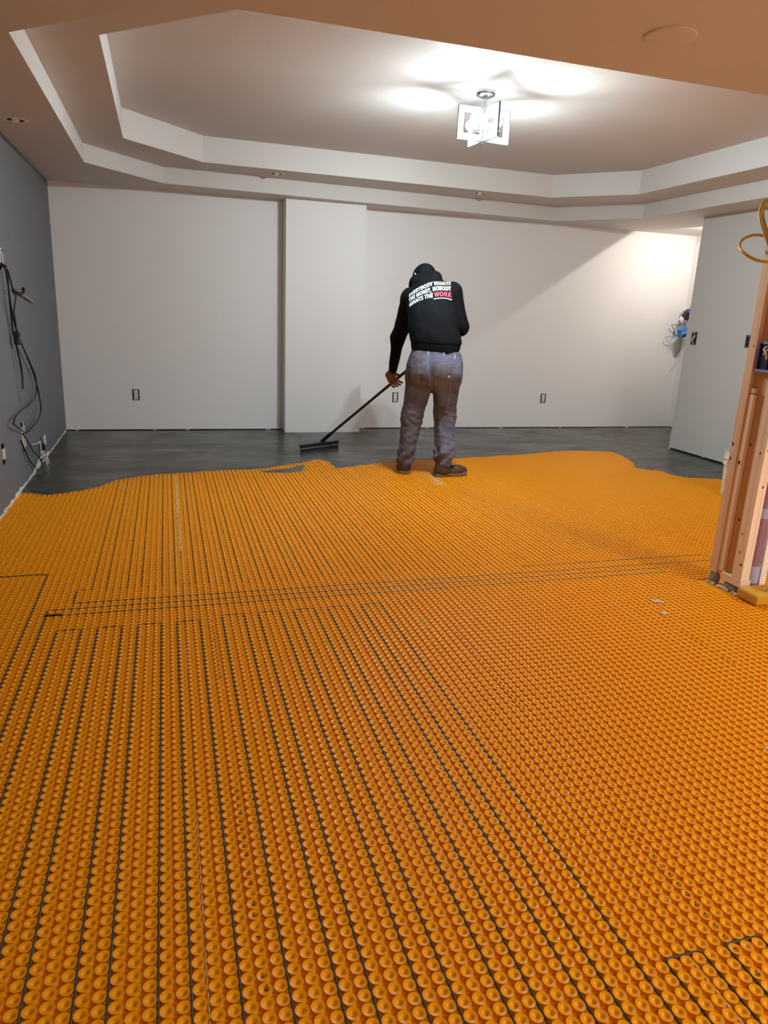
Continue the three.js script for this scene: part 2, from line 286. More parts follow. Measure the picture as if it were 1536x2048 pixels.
// ---------------------------------------------------------------- wet leveling compound
{
  const streak = fractal(21, 5, 12, 26), fine = fractal(8, 50, 110);
  const bump = tex(512, 512, (u, v) => 255 * clamp(0.55 * streak(u * 0.5, v * 3) + 0.3 * streak(u + v * 0.3, v * 2 + 0.2) + 0.15 * fine(u, v), 0, 1), { repeat: [0.5, 0.5] });
  const col = tex(512, 512, (u, v) => { const a = streak(u * 0.5, v * 3), b = streak(u * 2 + 0.3, v + 0.1), s = 62 + 32 * (a - 0.5) + 34 * (b - 0.5) + 16 * (fine(u, v) - 0.5); return [s * 1.04, s * 0.985, s * 0.90]; }, { srgb: true, repeat: [0.42, 0.42] });
  const rough = tex(256, 256, (u, v) => 255 * clamp(0.14 + 0.34 * streak(u, v * 2), 0, 1), { repeat: [0.5, 0.5] });
  const cem = phys(0xffffff, 1, { map: col, bumpMap: bump, bumpScale: 0.008, roughnessMap: rough });
  const field = (P, x0, x1, z0, z1, c, top, edge) => {
    const nx = Math.round((x1 - x0) / c), nz = Math.round((z1 - z0) / c), pos = [], uv = [], idx = [], keep = [];
    for (let j = 0; j <= nz; j++) for (let i = 0; i <= nx; i++) {
      const x = x0 + i * c, z = z0 + j * c, d = polyDist(P, x, z) + cemWob(x, z), h = d < 0 ? -0.004 : top * Math.min(1, Math.pow(d / edge, 0.55)) + 0.0009 * N3(x * 5, 9, z * 14) * sstep(0, 0.2, d) - 0.0004;
      pos.push(x, d < 0 ? Math.max(-0.004, d * 0.4) : h, z); uv.push(x, z); keep.push(d > -0.03);
    }
    for (let j = 0; j < nz; j++) for (let i = 0; i < nx; i++) { const a = j * (nx + 1) + i, b = a + 1, d = a + nx + 1, e = d + 1; if (keep[a] || keep[b] || keep[d] || keep[e]) idx.push(a, d, b, b, d, e); }
    const g = new THREE.BufferGeometry(); g.setAttribute('position', new THREE.Float32BufferAttribute(pos, 3)); g.setAttribute('uv', new THREE.Float32BufferAttribute(uv, 2)); g.setIndex(idx); g.computeVertexNormals(); return g;
  };
  tag(mesh('leveling_compound', field(CEM, XL - 0.01, 6.15, -7.76, -4.75, 0.016, 0.0132, 0.07), cem), 'wet dark grey leveling compound spread over the membrane along the back wall', 'leveling compound');
  tag(mesh('compound_puddle', field(PUD, 0.5, 1.25, -6.05, -5.5, 0.012, 0.0112, 0.05), cem), 'small separate grey puddle of compound with studs showing near the squeegee', 'leveling compound');
}
// ---------------------------------------------------------------- lamps
function areaLight(x, y, z, w, h, color, intensity, look) { const l = new THREE.RectAreaLight(color, intensity, w, h); l.position.set(x, y, z); l.lookAt(...look); scene.add(l); return l; }
for (const [x, z, s, k, label] of DOWN) {
  const g = thing('ceiling_panel_light', label, 'ceiling light', [x, HC, z], 'panel lights behind the viewer');
  mesh('frame', [box(-s / 2 - 0.02, s / 2 + 0.02, -0.012, 0, -s / 2 - 0.02, -s / 2), box(-s / 2 - 0.02, s / 2 + 0.02, -0.012, 0, s / 2, s / 2 + 0.02), box(-s / 2 - 0.02, -s / 2, -0.012, 0, -s / 2, s / 2), box(s / 2, s / 2 + 0.02, -0.012, 0, -s / 2, s / 2)], M.white, g);
  mesh('diffuser_lamp', box(-s / 2, s / 2, -0.006, 0, -s / 2, s / 2), std(0xffffff, 0.5, { emissive: 0xffffff, emissiveIntensity: 0.8 }), g);
  areaLight(x, HC - 0.016, z, s, s, DOWN_COLOR, k, [x, 0, z]);
}
// ceiling light: two crossing square frames of frosted glass, chrome stem, four bulbs
{
  const C = [1.996, 0, -4.70], g = thing('ceiling_light', 'lit ceiling light of two crossed square frosted glass frames with four bulbs', 'ceiling light', C);
  const frost = phys(0xe6f0f4, 0.5, { transmission: 0.6, thickness: 0, ior: 1.45, emissive: 0xdff4ff, emissiveIntensity: 0.03 });
  const edge = phys(0x4d5a5e, 0.3);
  const L = 0.179, y0 = 2.368, y1 = 2.562, t = 0.004, ym = (y0 + y1) / 2;
  const frame = (name, ang) => {
    const f = new THREE.Group(); f.name = name; f.rotation.y = ang; g.add(f);
    const bw = 0.034, s = new THREE.Shape([[-L, y0], [L, y0], [L, y1], [-L, y1]].map((p) => new THREE.Vector2(...p)));
    for (const sg of [-1, 1]) { const x0 = sg < 0 ? -L + bw : 0.022, x1 = sg < 0 ? -0.022 : L - bw; s.holes.push(new THREE.Path([[x0, y0 + bw], [x1, y0 + bw], [x1, y1 - bw], [x0, y1 - bw]].map((p) => new THREE.Vector2(...p)))); }
    mesh('glass_panel', new THREE.ExtrudeGeometry(s, { depth: 2 * t, bevelEnabled: true, bevelSize: 0.0015, bevelThickness: 0.0015, bevelSegments: 1 }).translate(0, 0, -t), frost, f);
    mesh('panel_edge', [box(-L - 0.003, -L - 0.0012, y0, y1, -t - 0.002, t + 0.002), box(L + 0.0012, L + 0.003, y0, y1, -t - 0.002, t + 0.002), box(-L, L, y1 + 0.001, y1 + 0.003, -t - 0.001, t + 0.001), box(-L, L, y0 - 0.003, y0 - 0.001, -t - 0.001, t + 0.001)], edge, f);
    return f;
  };
  frame('glass_frame', 0.05); frame('glass_frame', Math.PI / 2 + 0.12);
  mesh('canopy', new THREE.LatheGeometry([[0, 2.62], [0.035, 2.62], [0.058, 2.63], [0.062, 2.642], [0.062, T2]].map((p) => new THREE.Vector2(...p)), 32), M.chrome, g);
  mesh('stem', [cyl(0.009, 0.009, 0.28, 14, 0, 2.5, 0), cyl(0.022, 0.022, 0.05, 16, 0, 2.55, 0), cyl(0.012, 0.014, 0.02, 14, 0, 2.363, 0), new THREE.SphereGeometry(0.008, 14, 10).translate(0, 2.35, 0)], M.chrome, g);
  for (let k = 0; k < 4; k++) {
    const a = Math.PI / 4 + 0.085 + k * Math.PI / 2, r = 0.098, x = Math.cos(a) * r, z = Math.sin(a) * r, y = 2.47;
    mesh('bulb_arm', [rod([0, 2.43, 0], [x, 2.43, z], 0.005, 10), cyl(0.014, 0.017, 0.026, 14, x, 2.434, z)], M.chrome, g);
    const b = mesh('bulb', new THREE.SphereGeometry(0.03, 20, 16).translate(x, y, z), std(0xffffff, 0.3, { emissive: 0xeafaff, emissiveIntensity: 1.2 }), g); b.castShadow = false;
    const l = new THREE.SpotLight(BULB_COLOR, BULB, 0, THREE.MathUtils.degToRad(88), 1, 2); l.position.set(C[0] + x, y, C[2] + z); l.target.position.set(C[0] + x * 6, y - 0.36, C[2] + z * 6); l.castShadow = true; l.shadow.radius = 1.5; scene.add(l, l.target);
    const w = new THREE.PointLight(BULB_COLOR, BULB * 0.012, 0, 2); w.position.copy(l.position); w.castShadow = true; w.shadow.radius = 1.5; scene.add(w);   // what the bulb gives off backwards
  }
}
// tilting spotlight in the hall ceiling behind the right wall; its rim cuts the light along a plane
{
  const S = V(5.60, 2.262, -6.72), A = V(5.09, 2.30, -7.735), B = V(4.2, 1.76, -7.735);
  const nrm = A.clone().sub(S).cross(B.clone().sub(S)).normalize(); if (nrm.y > 0) nrm.negate();
  const g = thing('hall_spotlight', 'tilted white spotlight in the hall ceiling behind the right wall', 'spotlight', [S.x, S.y, S.z]);
  g.quaternion.setFromUnitVectors(V(0, -1, 0), nrm);
  mesh('housing', new THREE.LatheGeometry([[0, 0.045], [0.04, 0.045], [0.044, 0.03], [0.044, 0.004], [0.036, 0.004], [0.034, 0.016], [0, 0.018]].map((p) => new THREE.Vector2(...p)), 28), M.white, g);
  mesh('lamp_face', cyl(0.033, 0.033, 0.004, 24, 0, 0.014, 0), std(0xffffff, 0.4, { emissive: 0xfff1dc, emissiveIntensity: 1.2 }), g);
  const l = new THREE.SpotLight(HALL.color, HALL.power, 0, THREE.MathUtils.degToRad(87), 0.02, 2);
  l.position.copy(S).addScaledVector(nrm, 0.006); l.target.position.copy(S).add(nrm); l.castShadow = true; l.shadow.radius = 1.4; scene.add(l, l.target);
}
// unlit recessed lights and the blank round cover
function recessed(x, y, z, label) {
  const g = thing('recessed_light', label, 'recessed light', [x, y, z]);
  mesh('trim_ring', new THREE.LatheGeometry([[0.05, 0.0], [0.052, -0.004], [0.064, -0.004], [0.068, 0.0]].map((p) => new THREE.Vector2(...p)), 32), M.white, g);
  mesh('eyeball', new THREE.SphereGeometry(0.034, 24, 14).scale(1, 0.5, 1).rotateZ(0.5).translate(0.004, 0.004, 0.002), M.whitePlastic, g);
  mesh('recess', new THREE.LatheGeometry([[0.051, -0.0015], [0.03, -0.001], [0, -0.001]].map((p) => new THREE.Vector2(...p)), 30), M.dark, g);
}
recessed(-0.82, HC, -5.245, 'unlit recessed light in the low ceiling above the grey left wall');
recessed(1.02, T1, -7.09, 'unlit recessed light in the tray ceiling above the wall pilaster');
recessed(3.025, T1, -7.09, 'unlit recessed light in the tray ceiling above the man');
tag(mesh('ceiling_cover', new THREE.LatheGeometry([[0, -0.009], [0.07, -0.008], [0.088, -0.006], [0.093, -0.0035], [0.094, 0]].map((p) => new THREE.Vector2(...p)), 40).rotateX(0.0).translate(1.81, HC - 0.0005, -2.587), M.ceil), 'blank round cover plate on the near ceiling', 'cover plate');

// ---------------------------------------------------------------- outlets and switches
const Zb = -7.68, Zr = -7.735;
function outlet(x, y, z, label) {
  const g = thing('wall_outlet', label, 'outlet', [x, y, z]);
  mesh('box', [box(-0.034, 0.034, -0.056, 0.056, -0.02, 0.0015)], M.black, g);
  const r = mesh('receptacle', [rbox(0.034, 0.07, 0.012, 0.004, 0, 0, 0.004), box(-0.02, 0.02, -0.05, 0.05, 0.0015, 0.003)], M.whitePlastic, g);
  mesh('socket', [0.017, -0.017].flatMap((dy) => [box(-0.008, -0.0055, dy - 0.005, dy + 0.005, 0.0095, 0.0108), box(0.0055, 0.008, dy - 0.005, dy + 0.005, 0.0095, 0.0108), cyl(0.0028, 0.0028, 0.001, 10).rotateX(Math.PI / 2).translate(0, dy - 0.01, 0.0102)]), M.black, r);
  mesh('mounting_ear', [rbox(0.014, 0.016, 0.002, 0.0008, 0, 0.047, 0.0036), rbox(0.014, 0.016, 0.002, 0.0008, 0, -0.047, 0.0036)], M.steel, g);
}
outlet(-0.311, 0.372, Zb, 'uncovered white outlet in a black box left of the wall pilaster');
outlet(2.45, 0.362, Zr, 'uncovered white outlet in a black box beside the handle, left of the man');
outlet(4.31, 0.365, Zr, 'uncovered white outlet in a black box right of the man');
{
  const g = thing('switch_box', 'open black switch box with pale wire ends near the edge of the right wall', 'switch box', [XR, 1.16, -6.217]);
  mesh('box', [box(-0.003, 0.03, -0.062, 0.062, -0.038, 0.038)], M.black, g);
  mesh('wire_end', [tube([[-0.003, 0.03, 0.01], [-0.014, 0.012, 0.012], [-0.012, -0.02, -0.008], [-0.003, -0.035, -0.01]], 0.006, 8), tube([[-0.004, 0.0, -0.015], [-0.016, -0.01, -0.004], [-0.006, 0.02, 0.016]], 0.005, 8)], M.whitePlastic, g);
  mesh('yoke', [box(-0.005, -0.003, 0.042, 0.058, -0.016, 0.016), box(-0.005, -0.003, -0.058, -0.042, -0.016, 0.016)], M.steel, g);
}
{
  const g = thing('switch_box', 'small black switch box on the right wall beside the wooden post', 'switch box', [XR, 1.167, -5.489]);
  mesh('box', [box(-0.003, 0.03, -0.056, 0.056, -0.034, 0.034)], M.black, g);
  mesh('rocker', rbox(0.012, 0.066, 0.034, 0.004, -0.006, 0, 0), M.black, g);
  mesh('yoke', [box(-0.005, -0.003, 0.044, 0.06, -0.014, 0.014), box(-0.005, -0.003, -0.06, -0.044, -0.014, 0.014)], M.steel, g);
}
// ---------------------------------------------------------------- left wall: brackets and hanging cables
{
  const W = XL, P = (z, y, o = 0.012) => [W + o, y, z];
  const plate = (z, y, h, w, label) => { const g = thing('wall_bracket', label, 'bracket', [W, y, z]);
    mesh('frame', [box(0, 0.008, -h / 2, h / 2, -w / 2, -w / 2 + 0.02), box(0, 0.008, -h / 2, h / 2, w / 2 - 0.02, w / 2), box(0, 0.008, h / 2 - 0.03, h / 2, -w / 2, w / 2), box(0, 0.008, -h / 2, -h / 2 + 0.03, -w / 2, w / 2)], M.whitePlastic, g);
    mesh('opening', box(0, 0.002, -h / 2 + 0.02, h / 2 - 0.02, -w / 2 + 0.015, w / 2 - 0.015), M.dark, g);
    mesh('screw', [cyl(0.006, 0.006, 0.004, 10).rotateZ(Math.PI / 2).translate(0.009, h / 2 - 0.014, 0), cyl(0.006, 0.006, 0.004, 10).rotateZ(Math.PI / 2).translate(0.009, -h / 2 + 0.014, 0)], M.steel, g); return g; };
  plate(-5.285, 1.51, 0.13, 0.09, 'white low voltage bracket high on the left wall where the black cables come out');
  plate(-5.47, 0.345, 0.2, 0.085, 'white low voltage bracket low on the left wall where the cables go in');
  plate(-4.80, 0.355, 0.125, 0.05, 'small white bracket near the left edge of the picture, low on the wall');
  { const g = thing('wall_strap', 'grey mounting strap with a hook sticking out of the left wall, holding the cables', 'wall strap', [W, 1.318, -5.66]);
    mesh('strap', rod([0.02, 0.005, 0.03], [0.02, -0.068, -0.62], 0.013, 8).scale(0.6, 1, 1), std(0x8d8c80, 0.6, { metalness: 0.3 }), g);
    mesh('hook', tube([[0.0, 0.01, 0.10], [0.03, -0.015, 0.03], [0.045, -0.005, -0.05], [0.04, 0.02, -0.09]], 0.011, 8), M.black, g); }
  const cord = (pts, r, label) => tag(mesh('black_cable', tube(pts.map(([z, y, o]) => P(z, y, o)), r, 8, true, pts.length * 10), M.cord), label, 'cable');
  cord([[-5.225, 1.482, 0.012], [-5.244, 1.469, 0.03], [-5.297, 1.42, 0.03], [-5.297, 1.322, 0.03], [-5.292, 1.214, 0.03], [-5.323, 1.088, 0.025], [-5.415, 0.965, 0.022], [-5.507, 0.839, 0.02], [-5.545, 0.743, 0.018], [-5.525, 0.666, 0.018]], 0.006, 'black cable whose cut end hangs free on the left wall');
  cord([[-5.225, 1.474, 0.014], [-5.227, 1.451, 0.04], [-5.282, 1.396, 0.045], [-5.333, 1.324, 0.05], [-5.417, 1.313, 0.055], [-5.398, 1.262, 0.045], [-5.328, 1.167, 0.04], [-5.395, 1.086, 0.036], [-5.556, 0.964, 0.032], [-5.814, 0.825, 0.03], [-6.019, 0.69, 0.028], [-5.988, 0.614, 0.03], [-5.887, 0.574, 0.035], [-5.505, 0.551, 0.04], [-5.194, 0.554, 0.045], [-5.024, 0.533, 0.04], [-5.008, 0.51, 0.035], [-5.117, 0.47, 0.03], [-5.356, 0.4, 0.02]], 0.005, 'black cable that loops left above the low white bracket');
  cord([[-5.203, 1.467, 0.012], [-5.193, 1.453, 0.035], [-5.224, 1.382, 0.04], [-5.243, 1.261, 0.04], [-5.326, 1.142, 0.035], [-5.484, 1.017, 0.03], [-5.745, 0.865, 0.028], [-5.976, 0.712, 0.026], [-6.05, 0.637, 0.026], [-6.075, 0.558, 0.03], [-6.058, 0.476, 0.04], [-5.946, 0.423, 0.045], [-5.628, 0.398, 0.05], [-5.456, 0.376, 0.03], [-5.408, 0.371, 0.012]], 0.006, 'black cable that swings out right and back into the low white bracket');
  cord([[-5.329, 0.339, 0.01], [-5.376, 0.282, 0.016], [-5.516, 0.172, 0.016], [-5.671, 0.087, 0.018], [-5.794, 0.03, 0.022]], 0.005, 'black cable running from the low bracket down to the floor');
  cord([[-5.44, 0.358, 0.012], [-5.532, 0.288, 0.02], [-5.692, 0.192, 0.02], [-5.817, 0.128, 0.03], [-5.88, 0.065, 0.04], [-5.783, 0.039, 0.045]], 0.0045, 'thin black cable bowing out from the wall between the low bracket and the floor');
  { const g = thing('cable_plug', 'black rectangular adapter plug hanging from the cables on the left wall', 'plug', [W + 0.04, 1.019, -5.36]);
    mesh('plug_body', rbox(0.034, 0.085, 0.062, 0.008), M.black, g); mesh('lead', tube([[0, 0.04, 0], [0, 0.1, 0.0], [0.0, 0.18, 0.02]], 0.005, 8), M.cord, g); mesh('rib', [0.03, 0.022, 0.014].map((y) => rbox(0.036, 0.004, 0.064, 0.0018, 0, y, 0)), M.rubber, g); }
  { const g = thing('wire_bundle', 'tangle of white plates and clear wires at the foot of the left wall', 'wires', [W, 0, -5.98]);
    mesh('cover_plate', rbox(0.008, 0.085, 0.06, 0.003).rotateX(0.25).translate(0.03, 0.185, -0.18), M.whitePlastic, g);
    mesh('clip', [rbox(0.008, 0.075, 0.014, 0.002).rotateX(0.5).translate(0.03, 0.105, -0.03), rbox(0.008, 0.08, 0.012, 0.002).rotateX(0.35).translate(0.035, 0.1, -0.075), rbox(0.006, 0.075, 0.05, 0.002).rotateX(0.2).translate(0.045, 0.045, -0.09)], M.whitePlastic, g);
    mesh('wire', [tube([[0.01, 0.24, 0.28], [0.03, 0.22, 0.1], [0.03, 0.215, 0.02], [0.03, 0.12, 0.03]], 0.004, 6), tube([[0.02, 0.03, 0.33], [0.03, 0.1, 0.18], [0.03, 0.1, 0.06], [0.05, 0.09, -0.07], [0.06, 0.02, -0.1]], 0.004, 6)], M.whitePlastic, g);
    mesh('connector', rbox(0.03, 0.05, 0.05, 0.006).translate(0.03, 0.155, -0.08), M.black, g); }
}
// ---------------------------------------------------------------- wooden post at the right
const wood = (() => {
  const f = fractal(61, 6, 14, 40);
  return [[222, 182, 146], [234, 206, 172], [202, 156, 118], [212, 172, 134], [240, 222, 202]].map((c, i) => {
    const map = tex(256, 512, (u, v) => { const g = f(u * 4 % 1, v * 0.35 + i * 0.2), l = 0.86 + 0.26 * (0.8 * f(u * 3 % 1, v * 0.3 + 0.4) + 0.2 * Math.abs(Math.sin(u * 23 + g * 14))); return c.map((x) => clamp(x * l, 0, 255)); }, { srgb: true, repeat: [9, 1.1] });
    return std(0xffffff, 0.78, { map, bumpMap: map, bumpScale: 0.0006 });
  });
})();
const knotMat = std(0x4d2a14, 0.8);
{
  const g = thing('stud_post', 'bare wooden stud post of several pine boards at the right edge', 'wall framing', [2.692, 0, 0.009]);
  const x = 0, H = HC;
  const board = (b, k, knots) => { const m = mesh('stud', box(...b), wood[k], g); for (const [px, py, pz, r, ax] of knots || []) mesh('knot', new THREE.SphereGeometry(r, 10, 8).scale(ax === 'x' ? 0.12 : 1, 1.5, ax === 'z' ? 0.12 : 1).translate(px, py, pz), knotMat, m); return m; };
  const R = rng(77), kn = (xx, z0, z1, n) => Array.from({ length: n }, () => [xx, 0.15 + R() * 1.2, lerp(z0, z1, 0.15 + 0.7 * R()), 0.0035 + R() * 0.004, 'x']);
  board([x - 0.002, x + 0.036, 0.062, H, -2.905, -2.858], 0, kn(x - 0.002, -2.905, -2.858, 3));
  board([x + 0.022, x + 0.06, 0.084, H, -2.858, -2.766], 2, kn(x + 0.022, -2.858, -2.776, 3));
  board([x + 0.004, x + 0.022, 0.084, 0.985, -2.856, -2.824], 1, kn(x + 0.004, -2.856, -2.824, 1));
  board([x + 0.004, x + 0.024, 0.99, 1.015, -2.856, -2.822], 3);
  board([x + 0.0, x + 0.05, 0.084, H, -2.752, -2.690], 1, [...kn(x, -2.752, -2.69, 4), ...Array.from({ length: 4 }, () => [x + 0.01 + R() * 0.03, 0.2 + R() * 0.9, -2.69, 0.005, 'z'])]);
  board([x + 0.145, x + 0.183, 0.012, H, -2.80, -2.715], 4, kn(x + 0.145, -2.80, -2.715, 2));
  mesh('bottom_plate', box(x - 0.004, x + 0.055, 0.046, 0.083, -2.815, -2.683), wood[1], g);
  const chunk = (sx, sy, sz, px, py, pz, seed) => { const q = new THREE.IcosahedronGeometry(1, 3), p = q.attributes.position; for (let i = 0; i < p.count; i++) { const v = V(p.getX(i), p.getY(i), p.getZ(i)); const k = 1 / Math.pow(Math.abs(v.x) ** 5 + Math.abs(v.y) ** 5 + Math.abs(v.z) ** 5, 0.2) * (0.94 + 0.12 * N3(v.x * 2 + seed, v.y * 2, v.z * 2)); p.setXYZ(i, px + v.x * k * sx, py + v.y * k * sy, pz + v.z * k * sz); } q.computeVertexNormals(); return q; };
  const conc = std(0x9d958c, 0.95, { bumpMap: peel, bumpScale: 0.002 });
  mesh('concrete_chunk', [chunk(0.02, 0.031, 0.024, x + 0.018, 0.03, -2.882, 1)], conc, g);
  mesh('concrete_chunk', [chunk(0.026, 0.022, 0.05, x + 0.024, 0.022, -2.755, 5)], conc, g);
  mesh('mortar_crumb', Array.from({ length: 16 }, () => chunk(0.004 + R() * 0.008, 0.003 + R() * 0.004, 0.004 + R() * 0.012, x - 0.012 + R() * 0.02, 0.006, -2.90 + R() * 0.22, R() * 9)), M.paper, g);
}
{
  const g = thing('foil_pipe', 'pipe wrapped in crinkled lilac foil standing between the post boards', 'pipe', [2.796, 0, -2.726]);
  const q = new THREE.CylinderGeometry(0.032, 0.032, HC - 0.02, 28, 200, true), p = q.attributes.position;
  for (let i = 0; i < p.count; i++) { const a = Math.atan2(p.getZ(i), p.getX(i)), y = p.getY(i), k = 1 + 0.07 * N3(Math.cos(a) * 2, y * 14, Math.sin(a) * 2) + 0.05 * N3(Math.cos(a) * 5, y * 40, Math.sin(a) * 5); p.setXYZ(i, p.getX(i) * k, y, p.getZ(i) * k); }
  q.computeVertexNormals(); q.translate(0, HC / 2, 0);
  mesh('foil_wrap', q, phys(0x9a7c92, 0.3, { metalness: 0.45, side: THREE.DoubleSide }), g);
  const tape = std(0xa9a5bd, 0.45); mesh('tape_band', cyl(0.0345, 0.0345, 0.05, 28, 0, 0.42, 0), tape, g); mesh('tape_band', cyl(0.0345, 0.0345, 0.09, 28, 0, 0.1, 0), tape, g);
}
{
  const g = thing('electrical_box', 'open dark blue electrical box nailed to the wooden post', 'electrical box', [2.696, 1.165, -2.763]);
  const o = 0.008;
  mesh('shell', [box(-o, 0.05, -0.063, -0.058, -0.06, 0.06), box(-o, 0.05, 0.058, 0.063, -0.06, 0.06), box(-o, 0.05, -0.06, 0.06, -0.062, -0.058), box(-o, 0.05, -0.06, 0.06, 0.058, 0.062)], M.blue, g);
  mesh('back', box(-0.002, 0.002, -0.06, 0.06, -0.06, 0.06), std(0x10122e, 0.5), g);
  mesh('divider', box(-o, 0.0, -0.058, 0.058, -0.003, 0.001), M.blue, g);
  mesh('wire', [tube([[-0.002, 0.05, -0.02], [-0.012, 0.035, -0.03], [-0.014, 0.02, -0.012], [-0.01, -0.01, -0.005]], 0.004, 8), tube([[-0.002, 0.04, -0.01], [-0.012, 0.02, -0.02], [-0.008, 0.01, -0.03]], 0.0035, 8)], std(0xd8d6b8, 0.6), g);
  mesh('screw_tab', [box(-o - 0.002, -o + 0.002, 0.058, 0.07, -0.04, 0.05), box(-o - 0.002, -o + 0.002, -0.07, -0.058, -0.06, 0.06)], std(0x8890c4, 0.4), g);
}
{
  const yel = std(0xb98a14, 0.45);
  const pts = [[2.8263, 1.895, -3.0559], [2.7751, 1.8808, -3.0457], [2.7315, 1.8452, -3.0161], [2.6991, 1.8017, -2.9806], [2.6905, 1.7586, -2.9488], [2.6904, 1.7074, -2.912], [2.6999, 1.6447, -2.8798], [2.7255, 1.5795, -2.8636]].map((c) => V(...c));
  const loop = [[2.8194, 1.7166, -3.0055], [2.785, 1.722, -3.0177], [2.739, 1.7246, -3.0326], [2.6814, 1.7088, -3.0239], [2.6321, 1.6836, -2.999], [2.6035, 1.6574, -2.9675], [2.5852, 1.6336, -2.9226], [2.5941, 1.6077, -2.8797], [2.6216, 1.5901, -2.8443], [2.6681, 1.5873, -2.8183]].map((c) => V(...c));
  const g = thing('electrical_cable', 'loose yellow electrical cable looping out beside the post top', 'cable', [0, 0, 0]);
  mesh('loop', tube(loop, 0.0065, 10, true, 60), yel, g); mesh('bend', [tube(pts, 0.006, 10, true, 60), tube(pts.map((p) => p.clone().add(V(0.011, 0.004, 0.008))), 0.006, 10, true, 60)], yel, g);
}
{ // bucket
  const g = thing('bucket', 'white plastic bucket mostly hidden behind the wooden post', 'bucket', [4.30, SH, -4.46]), r0 = 0.132, r1 = 0.15, h = 0.345;
  mesh('shell', new THREE.LatheGeometry([[0, 0], [r0, 0], [r0 + 0.003, 0.006], [r1 - 0.006, h - 0.11], [r1 + 0.002, h - 0.105], [r1 + 0.002, h - 0.095], [r1 - 0.004, h - 0.09], [r1 - 0.003, h - 0.06], [r1 + 0.004, h - 0.055], [r1 + 0.004, h - 0.045], [r1 - 0.002, h - 0.04], [r1, h - 0.008], [r1 + 0.004, h], [r1 - 0.004, h], [r1 - 0.008, h - 0.05], [r0 - 0.004, 0.01], [0, 0.008]].map((p) => new THREE.Vector2(...p)), 48), std(0xd9d4c6, 0.45), g);
  mesh('contents', cyl(r1 - 0.012, r1 - 0.014, 0.01, 40, 0, h - 0.055, 0), M.dark, g);
  mesh('volume_mark', Array.from({ length: 9 }, (_, i) => { const y = 0.05 + i * 0.024, r = lerp(r0 + 0.003, r1 - 0.006, y / (h - 0.11)) + 0.0006; return new THREE.CylinderGeometry(r, r, 0.003, 6, 1, true, -Math.PI / 2 - 0.62 + (i % 2 ? 0 : 0.04), 0.16 + (i % 2) * 0.05).translate(0, y, 0); }), std(0x4b423c, 0.7, { side: THREE.DoubleSide }), g);
  mesh('handle', new THREE.TorusGeometry(r1 + 0.006, 0.003, 8, 40, Math.PI).rotateZ(Math.PI).rotateX(0.25).translate(0, h - 0.05, 0), M.steel, g);
}
{ // sponge
  const g = thing('sponge', 'mustard yellow rounded sponge block on the membrane at the post foot', 'sponge', [2.75, SH, -2.594]);
  const q = rbox(0.19, 0.058, 0.135, 0.016, 0, 0.029, 0, 5), p = q.attributes.position;
  for (let i = 0; i < p.count; i++) { const k = 1 + 0.02 * N3(p.getX(i) * 20, p.getY(i) * 20, p.getZ(i) * 20); p.setXYZ(i, p.getX(i) * k, p.getY(i) * (1 + 0.06 * N3(p.getX(i) * 12, 1, p.getZ(i) * 12)), p.getZ(i) * k); } q.computeVertexNormals();
  mesh('block', q, std(0xd29a18, 0.6, { bumpMap: peel, bumpScale: 0.0008 }), g);
  mesh('slot', rbox(0.05, 0.006, 0.004, 0.0015, 0.035, 0.033, 0.0675), M.black, g);
  const R = rng(12); mesh('pressed_mark', Array.from({ length: 7 }, (_, i) => rbox(0.010 + R() * 0.01, 0.0012, 0.003, 0.0004, -0.05 + i * 0.012 + R() * 0.006, 0.0585, 0.01 + (R() - 0.5) * 0.035)), std(0x8e620e, 0.7), g);
}
